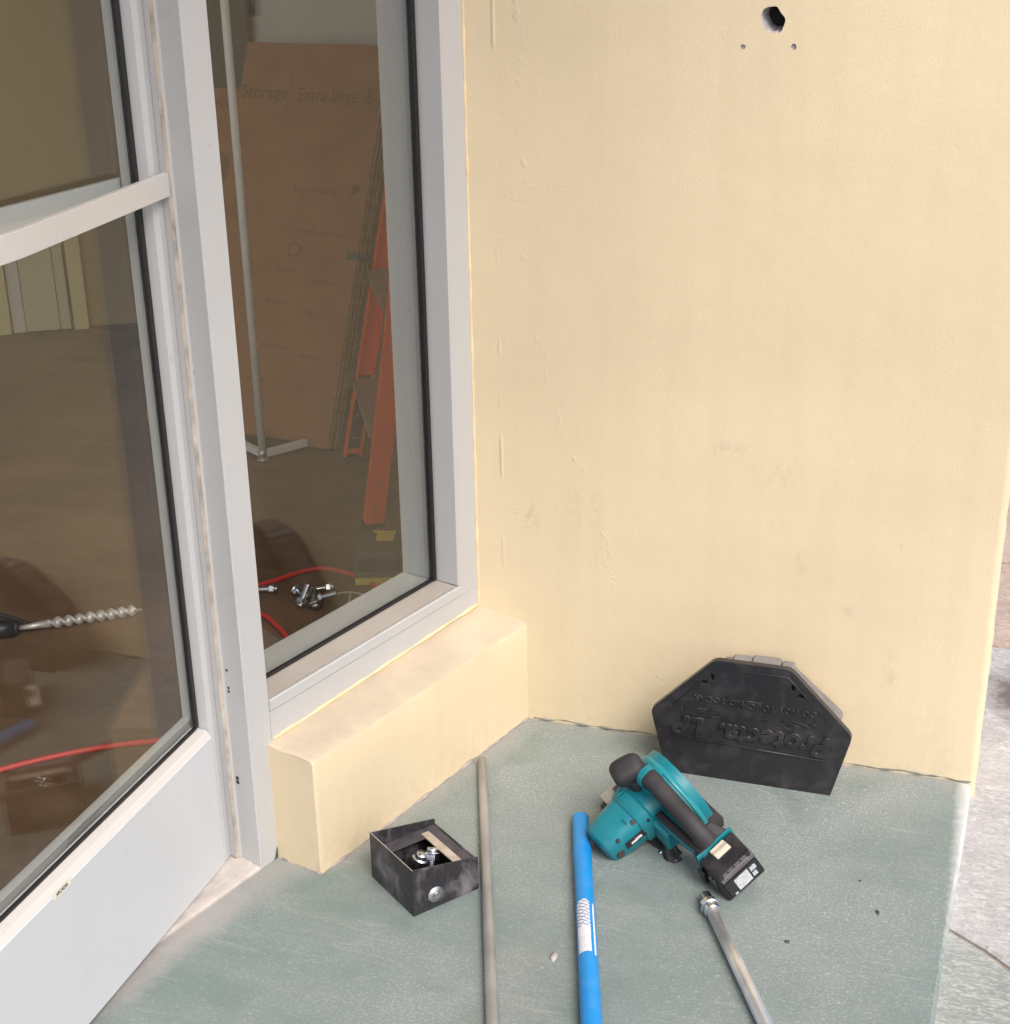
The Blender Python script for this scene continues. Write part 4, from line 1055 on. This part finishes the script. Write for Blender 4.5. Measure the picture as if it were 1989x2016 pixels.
# local: x rearwards, y to the blade side, z up from the base plate
# base plate
bp_out = [(.0, .012), (.004, .0), (.03, -.002), (.15, .010), (.178, .022), (.178, .050), (.1755, .118), (.165, .126), (.01, .126), (.0, .118)]
MB().prism(bp_out, -.001, .0022, 2).build("base_plate", m_base, saw, False, .0006, 1)
MB().hexa([(-.008, .010, .001), (.014, .010, .001), (.014, .056, .001), (-.008, .056, .001), (-.008, .010, .0085), (.014, .010, .0075), (.014, .056, .0075), (-.008, .056, .0085)]).build("guide_bracket", m_silver, saw, False, .0008, 1)
MB().box((.000, .034, .0080), (.011, .046, .0125)).build("bracket_clamp", m_base, saw, False, .001, 1)
MB().box((-.004, .060, .0), (.0, .118, .010)).build("front_lip", m_base, saw, False, .001, 1)
# blade guard: upper shell
def guard_arc(c, R0, b0_, b1_, a0_, a1_, n=34, chamf=.006):
    secs = []
    for i in range(n + 1):
        a = a0_ + (a1_ - a0_) * i / n
        ca, sa_ = math.cos(a), math.sin(a)
        kq = 1 - .30 * max(0, (a - R_(82)) / R_(104)) ** 1.2
        P = lambda r, bb: Vector((c[0] + r * kq * ca, bb, c[1] + r * kq * sa_))
        secs.append([P(0.012, b0_), P(R0 - chamf, b0_), P(R0 - .0015, b0_ + chamf * .55), P(R0, b0_ + .012), P(R0, b1_ - .007), P(R0 - .002, b1_ - .003), P(R0 - .007, b1_), P(0.012, b1_)])
    return MB().loft(secs)
guard_arc((.101, .058), .0825, .0775, .0980, R_(-13), R_(186)).build("blade_guard", m_teal_m, saw, 'auto', 0)
guard_arc((.101, .058), .0775, .0983, .0993, R_(0), R_(180)).build("guard_side_cover", m_teal, saw, 'auto', 0)
guard_arc((.099, .060), .0700, .081, .095, R_(186), R_(352), 30).build("lower_guard", m_silver, saw, 'auto', 0)
MB().cyl((.099, .087, .059), (.099, .0895, .059), .066, n=48).build("saw_blade", m_blade, saw, 'auto')
MB().cyl((.099, .0993, .060), (.099, .105, .060), .018, .015, n=24).build("blade_hub", m_base, saw, 'auto')
# rim seam line
MB().tube([Vector((.101 + .0826 * math.cos(a), .0882, .058 + .0826 * math.sin(a))) for a in [R_(-12 + 92 * i / 40) for i in range(41)]], .0006, 6).build("guard_seam", m_tblack, saw, True)
MB().box((.1765, .079, .0355), (.1835, .098, .0395)).build("guard_end", m_silver, saw, False, .001, 1)
# motor housing (tapered rounded square barrel)
def barrel(ys, name, m, cx=.0925, cz=.0645, e=3.0, n=36):
    secs = []
    for y, rx, rz_ in ys:
        q = []
        for k in range(n):
            a = 2 * math.pi * k / n; c, s_ = math.cos(a), math.sin(a)
            q.append(Vector((cx + rx * math.copysign(abs(c) ** (2 / e), c), y, cz + rz_ * math.copysign(abs(s_) ** (2 / e), s_))))
        secs.append(q)
    return MB().loft(secs).build(name, m, saw, 'auto')
barrel([(-.0500, .023, .023), (-.0485, .0285, .0285), (-.044, .0315, .0315), (-.018, .0345, .0355), (.014, .0365, .0385)], "motor_housing", m_teal)
barrel([(-.0515, .021, .021), (-.0480, .0290, .0290), (-.0465, .0302, .0302)], "motor_end_cap", m_teal)
barrel([(.0138, .0385, .0405), (.0175, .0405, .043), (.034, .0415, .045), (.0385, .039, .042)], "housing_collar", m_teal)
barrel([(.038, .040, .043), (.062, .043, .043), (.0838, .045, .045)], "gear_housing", m_teal)
for yy in (.020, .0265):
    secs = []
MB().box((.105, -.0005, .1035), (.117, .0005, .1045)).build("housing_seam", m_tblack, saw)
# ribs on the collar
for k in range(3):
    MB().box((.066 + .006 * k, .0175, .1075), (.0685 + .006 * k, .034, .1105)).build("collar_rib", m_teal, saw, False, .0006, 1)
# nameplate on the rear-top of the motor, screws and brush cap
def surf(x, z):     # outward direction on the barrel in xz
    v = Vector((x - .0925, 0, z - .0645)); return v.normalized()
nd = Vector((.97, 0, .26)).normalized(); nt_ = Vector((-nd.z, 0, nd.x))
c0 = Vector((.0925, 0, .0645)) + nd * .0386
b = MB(); pl4 = [(-.0205, -.0065), (.0165, -.0065), (.0165, .0065), (-.0205, .0065)]
lo = [c0 + Vector((0, y, 0)) + nt_ * t - nd * .002 - nd * (.0012 if y < 0 else 0) for y, t in pl4]; hi = [p + nd * .0030 for p in lo]
b.loft([lo, hi]).build("nameplate", m_tblack, saw, False, .0006, 1)
tm = frame(Vector((0, 1, 0)), -nt_ * -1, nd, c0 + nd * .0006 + Vector((0, -.002, 0)))
text("nameplate_lettering", "makita", .0078, Matrix(((0, -nt_.x * -1, nd.x, (c0 + nd * .0008).x), (1, 0, 0, -.002), (0, nt_.z, nd.z, (c0 + nd * .0008).z), (0, 0, 0, 1))), m_label, saw, .0003, offset=.0003)
def disc(name, p, n_, r, h, m, n=16):
    p = Vector(p); n_ = Vector(n_).normalized(); return MB().cyl(p - n_ * .004, p + n_ * h, r, r * .85, n).build(name, m, saw, 'auto')
disc("brush_cap", (.1258, -.034, .0650), (1, 0, .12), .0078, .0015, m_brown)
disc("screw_hole", (.1195, -.026, .0905), (.75, 0, .7), .0036, .0040, m_tblack)
disc("screw_hole", (.1165, .0095, .0965), (.7, 0, .75), .0046, .0045, m_tblack)
disc("screw_hole", (.1265, .0290, .0900), (.9, 0, .6), .0034, .0050, m_tblack)
# front knob, neck, main grip
kM = Matrix.Rotation(R_(-16), 3, 'Z') @ Matrix.Rotation(R_(12), 3, 'Y')
MB().sell((.0705, .055, .1415), (.0205, .0265, .0215), 3.3, 28, 16, kM).build("front_knob", m_grip, saw, True)
MB().tube(catmull([(.076, .057, .100), (.078, .060, .115), (.082, .063, .130)], 5), .0175, 20, sq=2.6).build("knob_neck", m_grip, saw, True)
hp = catmull([(.078, .067, .135), (.098, .070, .1375), (.125, .070, .134), (.160, .069, .126), (.195, .068, .117), (.214, .067, .1075), (.224, .067, .096)], 6)
nr_ = len(hp); rad = [(.0150 if i < 10 else .0142) + (.0035 * max(0, (i - nr_ * .74) / (nr_ * .26)) ** 1.5) for i in range(nr_)]
MB().tube(hp, rad, 22, sq=2.3, flat=.95).build("main_grip", m_grip, saw, True)
MB().tube([(.094, .0692, .1368), (.1015, .0698, .1372)], [.0176, .0174], 24).build("grip_collar", m_teal, saw, 'auto')
MB().tube([(.0995, .0698, .1370), (.1025, .0699, .1370)], [.0168, .0166], 24).build("grip_collar_ring", m_teal_m, saw, 'auto')
MB().box((.130, .058, .092), (.150, .076, .121)).build("trigger", m_tblack, saw, False, .004, 2)
disc("lock_button", (.116, .0835, .135), (0, 1, .25), .0052, .0025, m_tblack)
# handle support arch under the front of the grip
MB().tube(catmull([(.098, .066, .098), (.098, .068, .112), (.099, .069, .126)], 5), .0155, 18, sq=2.8).build("handle_pillar", m_teal, saw, 'auto')
# lower arm with dark inlay
am = catmull([(.116, .054, .078), (.140, .052, .080), (.175, .053, .081), (.205, .055, .081), (.236, .060, .082)], 5)
MB().tube(am, [.0135] * len(am), 18, sq=3.2).build("lower_arm", m_teal, saw, 'auto')
am2 = [p + Vector((.0, -.0045, .0098)) for p in am[4:-1]]
MB().tube(am2, [.0070] * len(am2), 14, sq=3.0).build("arm_inlay", m_grip, saw, True)
am3 = [p + Vector((.0, -.0075, .0150)) for p in am[5:-2]]
MB().tube(am3, [.0018] * len(am3), 8).build("arm_groove", m_tblack, saw, True)
# teal block below the arm, depth lever and screw
MB().hexa([(.125, .026, .040), (.166, .024, .038), (.166, .056, .040), (.125, .056, .040), (.120, .030, .082), (.160, .032, .072), (.163, .056, .074), (.120, .058, .084)]).build("depth_bracket", m_teal, saw, False, .004, 2)
MB().tube(catmull([(.150, .034, .030), (.160, .026, .024), (.170, .021, .021), (.181, .020, .020)], 5), [.010, .010, .0105, .011, .0115, .012, .0122, .0124, .0126, .0126, .0126, .0126, .0124, .012, .0115, .0105], 16, sq=3.2).build("depth_lever", m_tblack, saw, True)
MB().cyl((.146, .020, .018), (.146, .010, .020), .0052, .0048, 14).build("lever_bolt", m_zinc, saw, 'auto')
MB().box((.110, .014, .002), (.170, .040, .020)).build("lever_mount", m_base, saw, False, .002, 1)
# battery mount and teal trim
MB().hexa([(.214, .040, .060), (.236, .036, .050), (.236, .106, .050), (.214, .100, .060), (.205, .050, .100), (.233, .041, .0915), (.233, .105, .0915), (.205, .092, .106)]).build("battery_mount", m_grip, saw, False, .005, 2)
MB().hexa([(.2340, .0335, .040), (.2385, .0335, .041), (.2385, .1085, .041), (.2340, .1085, .040), (.2295, .0395, .0970), (.2335, .0395, .0970), (.2335, .1075, .0960), (.2295, .1075, .0960)]).build("mount_trim", m_teal, saw, False, .001, 1)
# battery
bt = MB()
Pb = [(.238, .036, .0345), (.2945, .036, .0500), (.2945, .102, .0440), (.238, .102, .030)]
Pm = [(.2365, .033, .062), (.2990, .033, .0560), (.2990, .1045, .0500), (.2365, .1045, .060)]
Pu = [(.2350, .040, .0920), (.2860, .039, .0895), (.2860, .1035, .0890), (.2350, .1055, .0920)]
bt.loft([[Vector(p) for p in Pb], [Vector(p) for p in Pm], [Vector(p) for p in Pu]])
bat = bt.build("battery", m_tblack, saw, False, .0045, 3)
MB().hexa([(.2365, .0590, .0905), (.2550, .0600, .0905), (.2550, .0880, .0905), (.2365, .0865, .0905), (.2370, .0595, .0955), (.2545, .0605, .0945), (.2545, .0875, .0945), (.2370, .0860, .0955)]).build("release_button", m_cream, bat, False, .0015, 2)
MB().box((.2425, .0605, .0950), (.2475, .0868, .0962)).build("button_groove", m_strip, bat, False, .0005, 1)
MB().hexa([(.2765, .040, .0870), (.2878, .040, .0850), (.2878, .104, .0845), (.2765, .104, .0870), (.2765, .040, .0925), (.2840, .040, .0920), (.2840, .104, .0915), (.2765, .104, .0925)]).build("battery_ridge", m_tgrey, bat, False, .0015, 2)
for yy in (.044, .057, .069, .082, .097):
    rr_ = .004 if yy in (.044, .097) else .0016
    MB().cyl((.2800, yy, .0915), (.2802, yy, .0930), rr_, rr_, 12).build("ridge_hole", m_black_gap, bat)
# label on the rear face (plane between (x.286,z.0895) and (x.299,z.056))
def rear(y, t, lift=0.0):
    p = Vector((.2872 + (.2985 - .2872) * t, y, .0868 + (.0575 - .0868) * t)); n_ = Vector((.0293, 0, .0113)).normalized(); return p + n_ * lift
def rlabel(name, y0, y1, t0, t1, m, l=.0007, h=.0006):
    lo = [rear(y0, t0, l - .002), rear(y1, t0, l - .002), rear(y1, t1, l - .002), rear(y0, t1, l - .002)]; hi = [rear(y0, t0, l + h), rear(y1, t0, l + h), rear(y1, t1, l + h), rear(y0, t1, l + h)]
    return MB().loft([lo, hi]).build(name, m, bat)
rlabel("label_backing", .040, .099, .06, .93, mat("label_black", (.02, .022, .024), rough=.3), .0016)
rlabel("battery_label", .0555, .0815, .16, .86, mat("silver_label", (.46, .48, .50), rough=.4, var=.25, vscale=260), .0026)
for y0, y1, t0, t1 in ((.0845, .0955, .22, .48), (.0845, .0925, .58, .82), (.0465, .0515, .80, .90)): rlabel("battery_label", y0, y1, t0, t1, mat("label_print", (.42, .44, .46), rough=.4, var=.5, vscale=500), .0026)
# side latch
MB().hexa([(.236, .0285, .045), (.250, .0285, .047), (.250, .035, .047), (.236, .035, .045), (.236, .0300, .078), (.249, .0300, .076), (.249, .035, .076), (.236, .035, .078)]).build("side_latch", m_tblack, bat, False, .0015, 1)
for k in range(2):
    MB().hexa([(.262 + .008 * k, .0318, .052), (.267 + .008 * k, .0318, .053), (.267 + .008 * k, .0345, .053), (.262 + .008 * k, .0345, .052), (.258 + .008 * k, .0335, .078), (.262 + .008 * k, .0335, .078), (.262 + .008 * k, .037, .078), (.258 + .008 * k, .037, .078)]).build("side_slot", m_tgrey, bat, False, .0005, 1)

# ------------------------------------------------------------------ small debris on the floor
def flake(x, y, L, W, rz, m, label, cat, nm):
    b = MB(); top = []; n = 9
    for k in range(n):
        a = 2 * math.pi * k / n; r_ = 1 + .3 * noise.noise(Vector((x * 50 + math.cos(a), y * 50 + math.sin(a), 1)))
        top.append(Vector((L / 2 * math.cos(a) * r_, W / 2 * math.sin(a) * r_, .0016 + .0008 * math.cos(2 * a))))
    bot = [Vector((p.x, p.y, .0001)) for p in top]
    o = b.loft([bot, top]).build(nm, m, None, True); o.location = (x, y, 0); o.rotation_euler = (0, 0, rz); return tag(o, label, cat)
flake(.5337, -.495, .0072, .006, .3, m_leaf, "tiny round dark leaf scrap on the floor right of the steel rod", "leaf", "leaf_scrap")
flake(.650, -.3922, .0036, .014, .35, m_leaf, "thin dark leaf sliver on the floor near the slab edge", "leaf", "leaf_scrap")
flake(.6181, -.3227, .0035, .003, .1, m_leaf, "smallest dark speck of leaf on the floor below the wall", "leaf", "leaf_scrap")
flake(.2282, -.6202, .011, .022, .15, m_chip, "pale cement chip on the floor left of the blue bar", "chip", "cement_chip")

# ------------------------------------------------------------------ porch soffit above (out of frame, shades the wall)
o = MB().box((-.12, -2.2, 2.85), (1.05, .30, 2.95)).build("porch_ceiling", m_ceil); structure(o)
